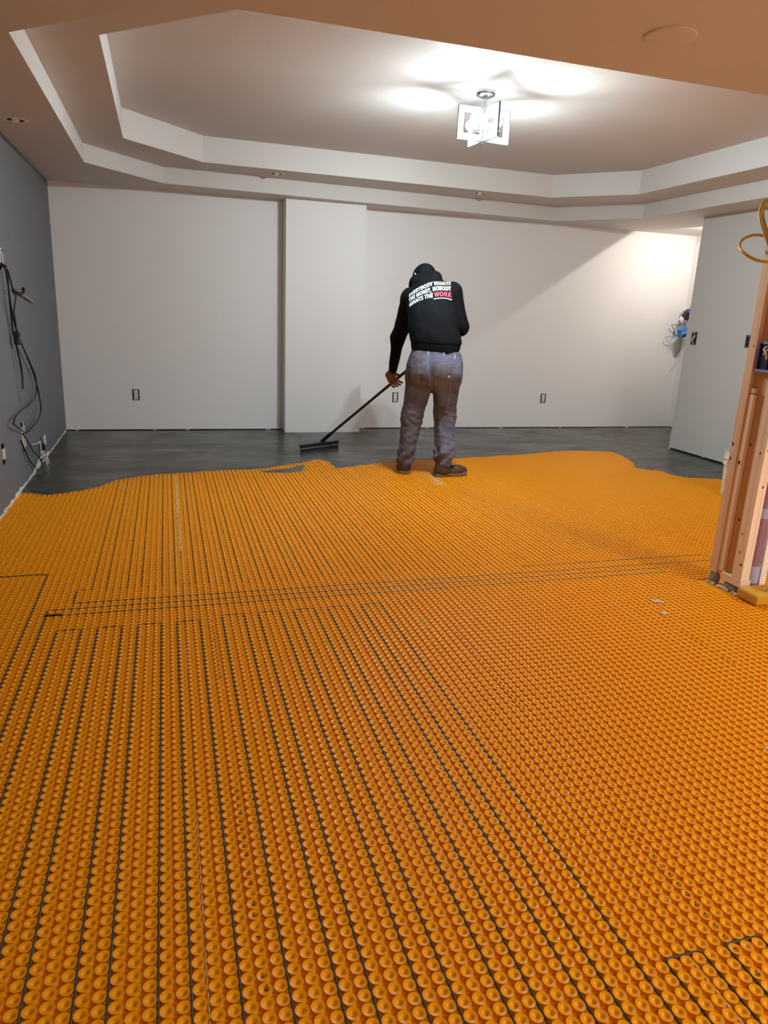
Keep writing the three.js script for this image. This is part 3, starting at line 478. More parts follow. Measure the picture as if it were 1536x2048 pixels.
// ---------------------------------------------------------------- boxes and wires behind the wall edge in the hall
{
  const c1 = V(6.025, 1.1978, -7.58), c2 = V(6.037, 1.3908, -7.58);
  const g = thing('control_box', 'bright blue control box fixed in the hall corner behind the right wall edge', 'control box', c1.toArray());
  mesh('housing', rbox(0.13, 0.10, 0.06, 0.008).rotateZ(0.32).rotateY(0.25), M.skyBlue, g);
  mesh('lower_face', rbox(0.115, 0.045, 0.062, 0.006, 0.01, -0.035, 0.004).rotateZ(0.32).rotateY(0.25), std(0x0a0f3a, 0.4), g);
  mesh('stripe', rbox(0.12, 0.008, 0.064, 0.002, 0.0, -0.008, 0.004).rotateZ(0.32).rotateY(0.25), std(0x9fd2f5, 0.4), g);
  const k = thing('power_adapter', 'dark navy power adapter above the bright blue control box', 'adapter', c2.toArray());
  mesh('housing', rbox(0.085, 0.075, 0.06, 0.006).rotateZ(-0.6), std(0x070812, 0.4), k); mesh('cap', rbox(0.07, 0.05, 0.06, 0.006, 0.035, 0.06, 0).rotateZ(-0.3), std(0x4a47a0, 0.4), k);
  mesh('label', rbox(0.05, 0.05, 0.01, 0.002, -0.045, -0.07, 0.02).rotateZ(-0.5), M.whitePlastic, k);
  const w = thing('wire_tangle', 'loose thin black wires around the blue control box', 'wires', [0, 0, 0]);
  for (const a of [[[6.093, 1.493, -7.6], [6.0814, 1.4652, -7.6], [6.0271, 1.4539, -7.6], [5.9781, 1.4155, -7.6], [5.963, 1.3602, -7.6], [5.9766, 1.3012, -7.6], [5.9911, 1.2834, -7.6]], [[6.0598, 1.4597, -7.6], [6.0154, 1.4261, -7.6], [6.0054, 1.3892, -7.6], [6.0009, 1.3525, -7.6]], [[5.8656, 1.2789, -7.6], [5.9239, 1.2819, -7.6], [6.0023, 1.2838, -7.6], [6.0542, 1.3086, -7.6]], [[5.8656, 1.2789, -7.6], [5.8997, 1.2297, -7.6], [5.9197, 1.2119, -7.6]], [[5.9903, 1.2879, -7.6], [5.9514, 1.2544, -7.6], [5.9189, 1.2165, -7.6], [5.9244, 1.1706, -7.6], [5.9481, 1.1483, -7.6]], [[5.8349, 1.232, -7.6], [5.8592, 1.2053, -7.6], [5.9011, 1.1906, -7.6], [5.9398, 1.1942, -7.6]], [[5.9011, 1.1906, -7.6], [5.9473, 1.1529, -7.6], [5.9858, 1.1587, -7.6]], [[6.0325, 1.1509, -7.6], [6.0399, 1.0954, -7.6], [6.0484, 1.049, -7.6], [6.0445, 0.9928, -7.6], [6.0126, 0.9498, -7.6], [5.98, 0.9255, -7.6], [5.9794, 0.8973, -7.6]], [[5.9828, 0.9256, -7.6], [6.0097, 0.9027, -7.6]], [[6.076, 1.3736, -7.6], [6.0789, 1.3279, -7.6], [6.0593, 1.2812, -7.6], [6.0549, 1.2441, -7.6]]]) mesh('wire', tube(a, 0.0032, 6), M.cord, w);
  for (const a of [[[6.0082, 1.4349, -7.6], [5.9981, 1.398, -7.6], [5.9858, 1.3427, -7.6]], [[5.9444, 1.2312, -7.6], [5.9415, 1.185, -7.6], [5.965, 1.1488, -7.6]]]) mesh('wire', tube(a, 0.0028, 6), M.whitePlastic, w);
  const j = thing('wall_cavity', 'broken hole in the drywall below the blue control box with white connectors', 'hole', [6.0992, 1.0393, -7.733]);
  mesh('opening', new THREE.CylinderGeometry(0.055, 0.055, 0.004, 18).rotateX(Math.PI / 2).scale(0.8, 2.1, 1).translate(0, 0, 0.002), std(0xb9b2aa, 0.95), j);
  mesh('connector', [rbox(0.03, 0.024, 0.02, 0.003, 0.045, 0.03, 0.05), rbox(0.028, 0.02, 0.02, 0.003, 0.042, -0.04, 0.05)], M.whitePlastic, j);
}
// ---------------------------------------------------------------- crumbs on the membrane
{
  const R = rng(31), plaster = std(0xcdbfae, 0.95);
  const blob = (x, z, r, label) => { const gs = []; for (let i = 0; i < 7; i++) { const a = R() * 6.28, d = R() * r, s = 0.2 + R() * 0.5; const q = new THREE.IcosahedronGeometry(r * s, 2), p = q.attributes.position; for (let k = 0; k < p.count; k++) { const m = 0.8 + 0.5 * N3(p.getX(k) * 90 + i, p.getY(k) * 90, p.getZ(k) * 90); p.setXYZ(k, p.getX(k) * m, p.getY(k) * m * 0.4, p.getZ(k) * m); } q.computeVertexNormals(); gs.push(q.translate(x + Math.cos(a) * d, SH + r * s * 0.25, z + Math.sin(a) * d)); } return tag(mesh('mortar_lump', gs, plaster), label, 'debris'); };
  blob(2.209, -2.673, 0.022, 'pale crumbled mortar lump on the membrane left of the yellow sponge');
  blob(2.152, -2.542, 0.016, 'thin smear of pale mortar in front of the crumbled lump');
  blob(1.782, -1.549, 0.009, 'tiny white crumb at the right edge of the foreground membrane');
  const dust = std(0xf2dcb4, 0.95);
  const grit = (n, f, size, label, mat) => { const gs = []; for (let i = 0; i < n; i++) { const [x, z, y] = f(); const s = size * (0.5 + R()); gs.push(new THREE.TetrahedronGeometry(s, 0).rotateX(R() * 3).rotateY(R() * 6).scale(1.3, 0.5, 1.3).translate(x, y ?? SH + 0.0002, z)); } const m = tag(mesh('dust_crumbs', gs, mat || dust), label, 'debris'); m.userData.kind = 'stuff'; return m; };
  grit(480, () => { const t = R(), z = lerp(-5.6, -3.8, t); return [X0 + (R() - 0.5) * 0.012 + (R() - 0.5) * 0.02 * t * t, z]; }, 0.0032, 'line of white dust along the seam left of the squeegee');
  grit(340, () => { const t = R() * 0.7 + R() * 0.3, w = (R() + R() + R() - 1.5) * 0.05; return [lerp(2.085, 2.0, t) + w, lerp(-5.55, -4.98, t) + (R() - 0.5) * 0.05]; }, 0.003, 'patch of pale dust in front of the right boot');
  grit(260, () => [-0.9 + R() * 5.2, -1 - R() * 4.2], 0.0022, 'scattered tiny crumbs all over the orange membrane');
  grit(260, () => { const z = lerp(-3.0, -0.9, R()); return [X0 + SHEET + (R() - 0.5) * 0.002, z, 0.0012]; }, 0.0016, 'pale grit along the thin seam in the foreground');
}
// ---------------------------------------------------------------- distance fields for the man and his clothes
const smin = (a, b, k) => { const h = clamp(0.5 + 0.5 * (b - a) / k, 0, 1); return lerp(b, a, h) - k * h * (1 - h); };
function cap(p, a, b, r0, r1) { const bx = b[0] - a[0], by = b[1] - a[1], bz = b[2] - a[2], px = p[0] - a[0], py = p[1] - a[1], pz = p[2] - a[2], t = clamp((px * bx + py * by + pz * bz) / (bx * bx + by * by + bz * bz), 0, 1); return Math.hypot(px - bx * t, py - by * t, pz - bz * t) - lerp(r0, r1, t); }
function ell(p, c, r) { const x = (p[0] - c[0]) / r[0], y = (p[1] - c[1]) / r[1], z = (p[2] - c[2]) / r[2], k = Math.hypot(x, y, z), m = Math.hypot(x / r[0], y / r[1], z / r[2]); return m < 1e-9 ? -Math.min(...r) : k * (k - 1) / m; }
function curve(k, y) {                              // smooth curve through keys [y, ...values]
  const n = k.length - 1; if (y <= k[0][0]) return k[0].slice(1); if (y >= k[n][0]) return k[n].slice(1);
  let i = 1; while (y > k[i][0]) i++;
  const a = k[i - 1], b = k[i], p = k[Math.max(0, i - 2)], q = k[Math.min(n, i + 1)], h = b[0] - a[0], t = (y - a[0]) / h, out = [];
  for (let c = 1; c < a.length; c++) { const m0 = (b[c] - p[c]) / (b[0] - p[0]) * h, m1 = (q[c] - a[c]) / (q[0] - a[0]) * h; out.push((2 * t ** 3 - 3 * t * t + 1) * a[c] + (t ** 3 - 2 * t * t + t) * m0 + (3 * t * t - 2 * t ** 3) * b[c] + (t ** 3 - t * t) * m1); }
  return out;
}
function slices(p, keys, e = 2.3) { const [cx, cz, a, b] = curve(keys, p[1]), x = Math.abs(p[0] - cx) / a, z = Math.abs(p[2] - cz) / b, k = Math.pow(x ** e + z ** e, 1 / e); const d = (k - 1) * Math.min(a, b), o = Math.max(keys[0][0] - p[1], p[1] - keys[keys.length - 1][0]); return o > 0 ? Math.hypot(Math.max(d, 0), o) : d; }
function netMesh(f, lo, hi, c) {                    // surface nets: one shared-vertex mesh of the zero surface
  const n = lo.map((l, i) => Math.ceil((hi[i] - l) / c) + 1), [nx, ny, nz] = n, val = new Float32Array(nx * ny * nz), q = [0, 0, 0];
  for (let k = 0, o = 0; k < nz; k++) for (let j = 0; j < ny; j++) for (let i = 0; i < nx; i++, o++) { q[0] = lo[0] + i * c; q[1] = lo[1] + j * c; q[2] = lo[2] + k * c; val[o] = f(q); }
  const id = new Int32Array(nx * ny * nz).fill(-1), pos = [], idx = [], at = (i, j, k) => (k * ny + j) * nx + i;
  const off = []; for (let b = 0; b < 8; b++) off.push([b & 1, (b >> 1) & 1, b >> 2]);
  const E = []; for (let a = 0; a < 8; a++) for (const b of [1, 2, 4]) if (!(a & b)) E.push([a, a | b]);
  for (let k = 0; k < nz - 1; k++) for (let j = 0; j < ny - 1; j++) for (let i = 0; i < nx - 1; i++) {
    let m = 0; const g = off.map(([x, y, z], b) => { const v = val[at(i + x, j + y, k + z)]; if (v < 0) m |= 1 << b; return v; });
    if (m === 0 || m === 255) continue;
    let x = 0, y = 0, z = 0, s = 0;
    for (const [a, b] of E) if ((g[a] < 0) !== (g[b] < 0)) { const t = g[a] / (g[a] - g[b]); x += lerp(off[a][0], off[b][0], t); y += lerp(off[a][1], off[b][1], t); z += lerp(off[a][2], off[b][2], t); s++; }
    id[at(i, j, k)] = pos.length / 3; pos.push(lo[0] + (i + x / s) * c, lo[1] + (j + y / s) * c, lo[2] + (k + z / s) * c);
  }
  const quad = (a, b, d, e, flip) => { if (a < 0 || b < 0 || d < 0 || e < 0) return; if (flip) idx.push(a, d, b, b, d, e); else idx.push(a, b, d, b, e, d); };
  for (let k = 1; k < nz - 1; k++) for (let j = 1; j < ny - 1; j++) for (let i = 1; i < nx - 1; i++) {
    const v = val[at(i, j, k)] < 0;
    if (v !== val[at(i + 1, j, k)] < 0) quad(id[at(i, j - 1, k - 1)], id[at(i, j, k - 1)], id[at(i, j - 1, k)], id[at(i, j, k)], !v);
    if (v !== val[at(i, j + 1, k)] < 0) quad(id[at(i - 1, j, k - 1)], id[at(i, j, k - 1)], id[at(i - 1, j, k)], id[at(i, j, k)], v);
    if (v !== val[at(i, j, k + 1)] < 0) quad(id[at(i - 1, j - 1, k)], id[at(i, j - 1, k)], id[at(i - 1, j, k)], id[at(i, j, k)], !v);
  }
  const g = new THREE.BufferGeometry(); g.setAttribute('position', new THREE.Float32BufferAttribute(pos, 3));
  const nrm = new Float32Array(pos.length), h = c * 0.5, uv = new Float32Array(pos.length / 3 * 2);
  for (let i = 0; i < pos.length; i += 3) { const a = [pos[i], pos[i + 1], pos[i + 2]], d = [0, 0, 0]; for (let k = 0; k < 3; k++) { const u = a.slice(), w = a.slice(); u[k] += h; w[k] -= h; d[k] = f(u) - f(w); } const L = Math.hypot(...d) || 1; nrm[i] = d[0] / L; nrm[i + 1] = d[1] / L; nrm[i + 2] = d[2] / L; uv[i / 3 * 2] = a[0] + a[2]; uv[i / 3 * 2 + 1] = a[1]; }
  g.setAttribute('normal', new THREE.BufferAttribute(nrm, 3)); g.setAttribute('uv', new THREE.BufferAttribute(uv, 2)); g.setIndex(idx); return g;
}
// a patch laid on a field: grid of (s, t) in 0..1 mapped by start(s, t) to a point outside, marched along dir; offset outwards
function patch(f, start, dir, nu, nv, lift, skirt = 0) {
  const pos = [], uv = [], idx = [];
  for (let j = 0; j <= nv; j++) for (let i = 0; i <= nu; i++) {
    const s = i / nu, t = j / nv, p = start(s, t); let q = p.slice(), hit = 0;
    for (let k = 0; k < 60; k++) { const d = f(q); if (d < 0.0004) break; hit += d * 0.7; q = p.map((x, m) => x + dir[m] * hit); }
    const rim = skirt && (i === 0 || j === 0 || i === nu || j === nv), o = rim ? -skirt : lift, g = [0, 0, 0]; for (let k = 0; k < 3; k++) { const u = q.slice(), w = q.slice(); u[k] += 0.003; w[k] -= 0.003; g[k] = f(u) - f(w); } const L = Math.hypot(...g) || 1;
    pos.push(...q.map((x, m) => x + g[m] / L * o)); uv.push(s, t);
  }
  for (let j = 0; j < nv; j++) for (let i = 0; i < nu; i++) { const a = j * (nu + 1) + i; idx.push(a, a + 1, a + nu + 1, a + 1, a + nu + 2, a + nu + 1); }
  const g = new THREE.BufferGeometry(); g.setAttribute('position', new THREE.Float32BufferAttribute(pos, 3)); g.setAttribute('uv', new THREE.Float32BufferAttribute(uv, 2)); g.setIndex(idx); g.computeVertexNormals(); return g;
}
// ---------------------------------------------------------------- the man; x to the picture's right, z toward the camera
{
  const man = thing('person', 'man seen from behind in black hoodie and grey work jeans, working a long squeegee', 'person', [2.03, SH, -5.45]);
  man.rotation.y = -0.3566;
  const J = [-1.01, 0.07, -0.85], TOP = [0.04, 1.045, -0.27], along = (t) => J.map((v, i) => lerp(v, TOP[i], t));
  const G = along(0.655), HD = (() => { const d = TOP.map((v, i) => v - J[i]), L = Math.hypot(...d); return d.map((v) => v / L); })();
  const B = { shL: [-0.205, 1.39, -0.25], elL: [-0.312, 1.06, -0.37], wrL: [-0.342, 0.80, -0.445], shR: [0.115, 1.455, -0.19], elR: [0.208, 1.185, -0.15], wrR: [0.085, 1.075, -0.29], hipL: [-0.085, 0.88, 0], knL: [-0.147, 0.46, -0.03], anL: [-0.182, 0.085, 0.0], hipR: [0.108, 0.88, 0], knR: [0.124, 0.49, -0.045], anR: [0.12, 0.10, 0.035] };
  const HC0 = [-0.118, 1.538, -0.375];
  const torsoKeys = [[0.985, 0.012, -0.005, 0.187, 0.125], [1.03, 0.008, -0.012, 0.200, 0.134], [1.10, -0.004, -0.028, 0.205, 0.142], [1.20, -0.018, -0.062, 0.199, 0.147], [1.32, -0.036, -0.118, 0.196, 0.142], [1.42, -0.05, -0.178, 0.175, 0.125], [1.52, -0.065, -0.225, 0.10, 0.09]];
  const fold = (p, s, a) => a * (N3(p[0] * s, p[1] * s * 0.55 + p[0] * 3, p[2] * s) );
  const hoodie = (p) => {
    let d = slices(p, torsoKeys);
    d = smin(d, cap(p, B.shL, B.shR, 0.082, 0.076), 0.07);
    d = smin(d, ell(p, [-0.05, 1.40, -0.15], [0.15, 0.12, 0.09]), 0.06);
    let a = smin(cap(p, B.shL, B.elL, 0.079, 0.062), cap(p, B.elL, B.wrL, 0.061, 0.044), 0.02);
    a = Math.min(a, cap(p, [-0.339, 0.835, -0.436], [-0.344, 0.79, -0.448], 0.0435, 0.04));
    let b = smin(cap(p, B.shR, B.elR, 0.078, 0.063), cap(p, B.elR, B.wrR, 0.062, 0.046), 0.02);
    d = smin(d, a, 0.035); d = smin(d, b, 0.022);
    // hood bunched behind the neck and its rolled rim
    d = smin(d, cap(p, [-0.185, 1.525, -0.30], [-0.03, 1.545, -0.235], 0.052, 0.058), 0.03);
    d = smin(d, cap(p, [-0.205, 1.49, -0.33], [-0.20, 1.53, -0.37], 0.035, 0.03), 0.03);
    d = smin(d, cap(p, [-0.02, 1.56, -0.25], [0.0, 1.55, -0.34], 0.04, 0.036), 0.03);
    d = smin(d, ell(p, [-0.085, 1.51, -0.235], [0.118, 0.075, 0.085]), 0.03);
    d = smin(d, cap(p, [-0.15, 1.545, -0.30], [-0.045, 1.56, -0.275], 0.04, 0.04), 0.025);
    // ribbed hem band, pulled in
    const band = p[1] < 1.062 + p[0] * -0.03 ? 0.006 * sstep(1.068, 1.055, p[1] + p[0] * 0.03) : 0;
    d += band;
    const arm = Math.min(a, b), w = arm < 0.02 ? 1 : 0.75;
    d += fold(p, 10, 0.010 * w) + fold([p[0] + 2, p[1], p[2]], 22, 0.004) * w;
    // long drag folds from the sides toward the hem
    const e = 1 - sstep(1.05, 1.36, p[1]); if (p[2] > -0.1) d += 0.0045 * e * Math.sin(p[0] * 34 + p[1] * 26 * (p[0] < 0 ? -1 : 0.8) + 2 * N3(p[0] * 4, p[1] * 4, 1)) * sstep(0.02, 0.14, Math.abs(p[0] + 0.01));
    return Math.max(d, 0.985 - p[1] - (p[1] > 0.9 && p[0] < -0.22 ? 1 : 0) - (p[0] < -0.22 ? 1 : 0));
  };
  const jeansKeys = [[0.69, 0.006, 0.0, 0.06, 0.05], [0.73, 0.012, 0.004, 0.16, 0.105], [0.78, 0.012, 0.010, 0.203, 0.130], [0.84, 0.013, 0.016, 0.208, 0.140], [0.92, 0.012, 0.008, 0.197, 0.130], [1.005, 0.012, -0.01, 0.186, 0.120]];
  const jeans = (p) => {
    let l = smin(cap(p, B.hipL, B.knL, 0.118, 0.086), cap(p, B.knL, [-0.183, 0.11, 0], 0.085, 0.068), 0.04);
    let r = smin(cap(p, B.hipR, B.knR, 0.122, 0.088), cap(p, B.knR, [0.133, 0.19, 0.02], 0.087, 0.083), 0.04);
    r = smin(r, cap(p, [0.133, 0.19, 0.02], [0.132, 0.11, 0.035], 0.083, 0.074), 0.03);
    const sag = (c) => { const k = 1 - sstep(0.06, 0.34, p[1]); return k * (0.007 * Math.sin(p[1] * 75 + 3 * Math.atan2(p[2] - c[2], p[0] - c[0]) + c[0] * 30) + 0.004 * N3(p[0] * 30, p[1] * 30, p[2] * 30)); };
    l += sag(B.anL); r += sag(B.anR);
    let d = slices(p, jeansKeys, 2.5);
    let legs = p[1] > 0.6 ? smin(l, r, 0.03 * sstep(0.62, 0.76, p[1]) + 0.002) : Math.min(l, r);
    d = smin(d, legs, 0.05);
    // cleft of the seat and the yoke
    if (p[2] > 0) d += 0.012 * Math.exp(-(((p[0] + 0.02 - (0.93 - p[1]) * 0.13) / 0.02) ** 2)) * sstep(0.95, 0.78, p[1]);
    d += fold(p, 9, 0.009) + fold([p[0], p[1] * 2.2, p[2]], 24, 0.0042) * (0.5 + sstep(0.7, 0.4, p[1]));
    const kb = Math.exp(-(((p[1] - 0.47) / 0.07) ** 2)); d += 0.0022 * kb * Math.sin(p[1] * 120 + p[0] * 40);
    d = Math.max(d, p[1] - 1.0);
    const hem = p[0] < -0.03 ? 0.05 + 0.006 * N3(p[0] * 40, 0, p[2] * 40) : 0.118 - (p[0] - 0.13) * 0.35 * -0.2 + 0.012 * N3(p[0] * 40, 2, p[2] * 40) - (p[2] > 0.04 ? 0.03 : 0);
    return Math.max(d, hem - p[1]);
  };
  // body under the clothes: head, neck, trunk, arms, legs and the two hands
  const fdir = (() => { const v = [-0.42, -0.62, -0.66], L = Math.hypot(...v); return v.map((x) => x / L); })();
  const F = V(...fdir), U = V(0, 1, 0).addScaledVector(F, -F.y).normalize(), S = new THREE.Vector3().crossVectors(F, U);
  const hp = (s, u, f) => [HC0[0] + S.x * s + U.x * u + F.x * f, HC0[1] + S.y * s + U.y * u + F.y * f, HC0[2] + S.z * s + U.z * u + F.z * f];
  const headLocal = (p) => { const q = V(p[0] - HC0[0], p[1] - HC0[1], p[2] - HC0[2]); return [q.dot(S), q.dot(U), q.dot(F)]; };
  const head = (p) => {
    const q = headLocal(p), m = [Math.abs(q[0]), q[1], q[2]];
    let d = ell(q, [0, 0.028, -0.012], [0.073, 0.084, 0.092]);
    d = smin(d, ell(q, [0, -0.045, 0.03], [0.056, 0.068, 0.062]), 0.03);
    d = smin(d, cap(q, [0, -0.098, 0.068], [0, -0.085, 0.05], 0.02, 0.03), 0.02);
    d = smin(d, cap(q, [0, 0.01, 0.085], [0, -0.03, 0.108], 0.009, 0.014), 0.012);
    d = smin(d, cap(m, [0.0, 0.02, 0.08], [0.04, 0.022, 0.068], 0.012, 0.01), 0.012);
    d = Math.max(d, -ell(m, [0.031, 0.004, 0.088], [0.016, 0.011, 0.014]));
    d = Math.min(d, ell(m, [0.031, 0.003, 0.076], [0.012, 0.011, 0.012]));
    d = smin(d, cap(m, [0, -0.062, 0.088], [0.018, -0.064, 0.08], 0.007, 0.004), 0.006);
    d = smin(d, ell(m, [0.073, -0.005, 0.0], [0.009, 0.031, 0.019]), 0.006);
    return d;
  };
  const trunk = (p) => {
    let d = slices(p, torsoKeys.map(([y, x, z, a, b]) => [y, x, z, a - 0.035, b - 0.03]));
    d = smin(d, cap(p, B.shL, B.shR, 0.052, 0.048), 0.05);
    d = smin(d, cap(p, [-0.075, 1.45, -0.225], [-0.11, 1.55, -0.33], 0.052, 0.05), 0.03);
    d = smin(d, slices(p, jeansKeys.map(([y, x, z, a, b]) => [y, x, z, a - 0.035, b - 0.03])), 0.04);
    for (const [h, k, a] of [[B.hipL, B.knL, B.anL], [B.hipR, B.knR, B.anR]]) d = smin(d, smin(cap(p, h, k, 0.083, 0.055), cap(p, k, a, 0.054, 0.036), 0.03), 0.04);
    for (const [s, e, w] of [[B.shL, B.elL, B.wrL], [B.shR, B.elR, B.wrR]]) d = smin(d, smin(cap(p, s, e, 0.048, 0.038), cap(p, e, w, 0.038, 0.026), 0.02), 0.02);
    return smin(d, head(p), 0.02);
  };
  // left hand: palm hangs over the handle on the camera's side, fingers curl under it
  const hx = V(...HD), toCam = V(0, 0, 1).addScaledVector(hx, -hx.z).normalize(), dn = new THREE.Vector3().crossVectors(hx, toCam).normalize(); if (dn.y > 0) dn.negate();
  const hpt = (a, c, d) => [G[0] + hx.x * a + toCam.x * c + dn.x * d, G[1] + hx.y * a + toCam.y * c + dn.y * d, G[2] + hx.z * a + toCam.z * c + dn.z * d];
  const fingers = [];
  for (let i = 0; i < 4; i++) { const a = -0.034 + i * 0.0225, o = [0.002, 0, 0.003, 0.009][3 - i]; fingers.push([hpt(a * 0.95, 0.026, -0.026), hpt(a * 1.08, 0.031, 0.012 - o), hpt(a * 1.22 + 0.001, 0.025, 0.040 - o * 1.3), hpt(a * 1.3 + 0.002, 0.007, 0.058 - o * 1.6), [0.0112, 0.0104, 0.0095, 0.0082].map((r) => r * (i === 0 ? 0.9 : 1))]); }
  const thumb = [hpt(0.030, 0.018, -0.062), hpt(0.052, 0.008, -0.036), hpt(0.054, -0.012, -0.012), hpt(0.046, -0.026, 0.006)];
  const handL = (p) => {
    let d = cap(p, B.wrL, hpt(0.004, 0.02, -0.075), 0.027, 0.026);
    for (let i = 0; i < 4; i++) d = smin(d, cap(p, hpt(0.003 + (i - 1.5) * 0.012, 0.02, -0.078), fingers[i][0], 0.0155, 0.0125), 0.014);
    for (const f of fingers) { const r = f[4]; let q = cap(p, f[0], f[1], r[0] + 0.001, r[1]); q = smin(q, cap(p, f[1], f[2], r[1], r[2]), 0.004); q = smin(q, cap(p, f[2], f[3], r[2], r[3]), 0.004); d = smin(d, q, 0.004); }
    let t = cap(p, thumb[0], thumb[1], 0.0155, 0.0125); t = smin(t, cap(p, thumb[1], thumb[2], 0.0122, 0.011), 0.005); t = smin(t, cap(p, thumb[2], thumb[3], 0.011, 0.009), 0.005);
    return smin(d, t, 0.01);
  };
  const GR = along(0.975), hr = (a, c, d) => [GR[0] + hx.x * a + toCam.x * c + dn.x * d, GR[1] + hx.y * a + toCam.y * c + dn.y * d, GR[2] + hx.z * a + toCam.z * c + dn.z * d];
  const handR = (p) => {
    let d = cap(p, B.wrR, hr(0, 0.015, -0.05), 0.026, 0.024);
    for (let i = 0; i < 4; i++) { const a = -0.034 + i * 0.0225; const k0 = hr(a, 0.026, -0.018), k1 = hr(a, 0.026, 0.014), k2 = hr(a, 0.004, 0.029), k3 = hr(a, -0.02, 0.016); d = smin(d, cap(p, hr((i - 1.5) * 0.012, 0.016, -0.055), k0, 0.015, 0.0125), 0.012); d = smin(d, Math.min(cap(p, k0, k1, 0.011, 0.0098), cap(p, k1, k2, 0.0098, 0.009), cap(p, k2, k3, 0.009, 0.0078)), 0.004); }
    return smin(d, Math.min(cap(p, hr(0.034, 0.004, -0.045), hr(0.045, -0.018, -0.02), 0.014, 0.012), cap(p, hr(0.045, -0.018, -0.02), hr(0.02, -0.03, 0.0), 0.012, 0.009)), 0.01);
  };
  const bound = (lo, hi) => [lo, hi];
  const around = (c, r) => [c.map((v, i) => v - r[i]), c.map((v, i) => v + r[i])];
  const skin = std(0x8a5236, 0.55);
  const gBody = netMesh(trunk, [-0.42, 0.02, -0.55], [0.32, 1.72, 0.2], 0.012);
  const [ha, hb] = around([G[0] - 0.005, G[1] + 0.015, G[2] + 0.01], [0.095, 0.125, 0.095]); const [ra, rb] = around(GR, [0.1, 0.1, 0.1]); const [ca, cb] = around(HC0, [0.14, 0.15, 0.15]);
  mesh('body', [gBody, netMesh(handL, ha, hb, 0.0032), netMesh(handR, ra, rb, 0.0045), netMesh(head, ca, cb, 0.0045)], skin, man);
  const weave = tex(256, 256, (() => { const f = fractal(13, 60, 120); return (u, v) => 255 * f(u, v); })(), { repeat: [6, 6] });
  const fleece = phys(0x08090d, 0.8, { bumpMap: weave, bumpScale: 0.0006, specularIntensity: 0.35 });
  const top = mesh('hoodie', netMesh(hoodie, [-0.44, 0.74, -0.55], [0.32, 1.66, 0.16], 0.0095), fleece, man);
  // print across the shoulders
  {
    const text = canvasTex(1024, 512, (c) => {
      c.clearRect(0, 0, 1024, 512);
      const line = (t, x, y, w, h, col) => { c.save(); c.fillStyle = col; c.font = 'bold 100px sans-serif'; const m = c.measureText(t).width; c.translate(x, y); c.scale(w / m, h / 74); c.fillText(t, 0, 0); c.lineWidth = 3; c.strokeStyle = col; c.strokeText(t, 0, 0); c.restore(); };
      line('EVERYBODY WANTS', 12, 140, 1000, 112, '#e9f3ef'); line('THE MONEY, NOBODY', 12, 285, 1000, 112, '#e9f3ef'); line('WANTS THE', 12, 430, 600, 112, '#e9f3ef'); line('WORK', 640, 430, 372, 112, '#e2566a');
      const R = rng(3); c.fillStyle = '#e9f3ef'; for (let x = 620; x < 1010;) { const w = 6 + R() * 12; c.fillRect(x, 466, w, 22); x += w + 4; }
    });
    const ux = V(0.37, 0.075, 0.075).normalize(), up = V(-0.05, 0.42, -0.24).normalize(), nrm = new THREE.Vector3().crossVectors(ux, up).normalize(), o = V(-0.058, 1.438, -0.112);
    const dir = nrm.clone().negate().toArray(), q = (s, t) => o.clone().addScaledVector(ux, (s - 0.5) * 0.335).addScaledVector(up, ((t - 0.5) * 0.19 * (0.8 + 0.2 * s) - 0.085 * Math.pow(1 - s, 1.5) + 0.012)).addScaledVector(nrm, 0.16).toArray();
    mesh('chest_print', patch(hoodie, q, dir, 60, 34, 0.0014), std(0xffffff, 0.7, { map: text, alphaTest: 0.4 }), top, 'white and red lettering across the back of the hoodie').name = 'back_print';
  }
  // jeans
  const denim = (() => { const f = fractal(91, 8, 20, 60); const d2 = fractal(17, 5, 11); return std(0xffffff, 0.85, { map: tex(512, 512, (u, v) => { const a = f(u, v), b = d2(u, v), s = 0.82 + 0.5 * (a - 0.5), w = sstep(0.42, 0.62, b); return [lerp(116, 108, w) * s, lerp(116, 104, w) * s, lerp(138, 116, w) * s]; }, { srgb: true, repeat: [1.6, 1.6] }), bumpMap: weave, bumpScale: 0.0005 }); })();
  const pale = std(0x9a95a4, 0.85), brown = std(0x56463f, 0.85), thread = std(0x8b8994, 0.8);
  const jg = mesh('jeans', netMesh(jeans, [-0.32, 0.02, -0.2], [0.3, 1.02, 0.2], 0.009), denim, man);
  const back = [0, 0, -1], quadStart = (a, b, c, d) => (s, t) => [lerp(lerp(a[0], b[0], s), lerp(d[0], c[0], s), t), lerp(lerp(a[1], b[1], s), lerp(d[1], c[1], s), t), 0.3];
  const onBack = (a, b, c, d, lift, nu = 14, nv = 18, sk = 0.002) => patch(jeans, quadStart(a, b, c, d), back, nu, nv, lift, sk);
  const pk = std(0x6a646c, 0.88, { bumpMap: weave, bumpScale: 0.0002 });
  const rp = mesh('pocket', onBack([0.063, 0.778], [0.112, 0.748], [0.172, 0.912], [0.045, 0.897], 0.0035), pk, jg);
  const lp = mesh('pocket', onBack([-0.172, 0.775], [-0.10, 0.735], [-0.108, 0.905], [-0.180, 0.893], 0.0035), pk, jg);
  mesh('pocket_edge', [onBack([0.043, 0.895], [0.174, 0.911], [0.175, 0.918], [0.043, 0.902], 0.005, 14, 2), onBack([-0.181, 0.892], [-0.107, 0.903], [-0.107, 0.91], [-0.181, 0.899], 0.005, 10, 2)], pale, jg);
  mesh('label_patch', onBack([0.112, 0.804], [0.138, 0.802], [0.141, 0.825], [0.116, 0.828], 0.0055, 4, 4), std(0xcfc9c6, 0.7), rp, 'small white square label with a dark emblem');
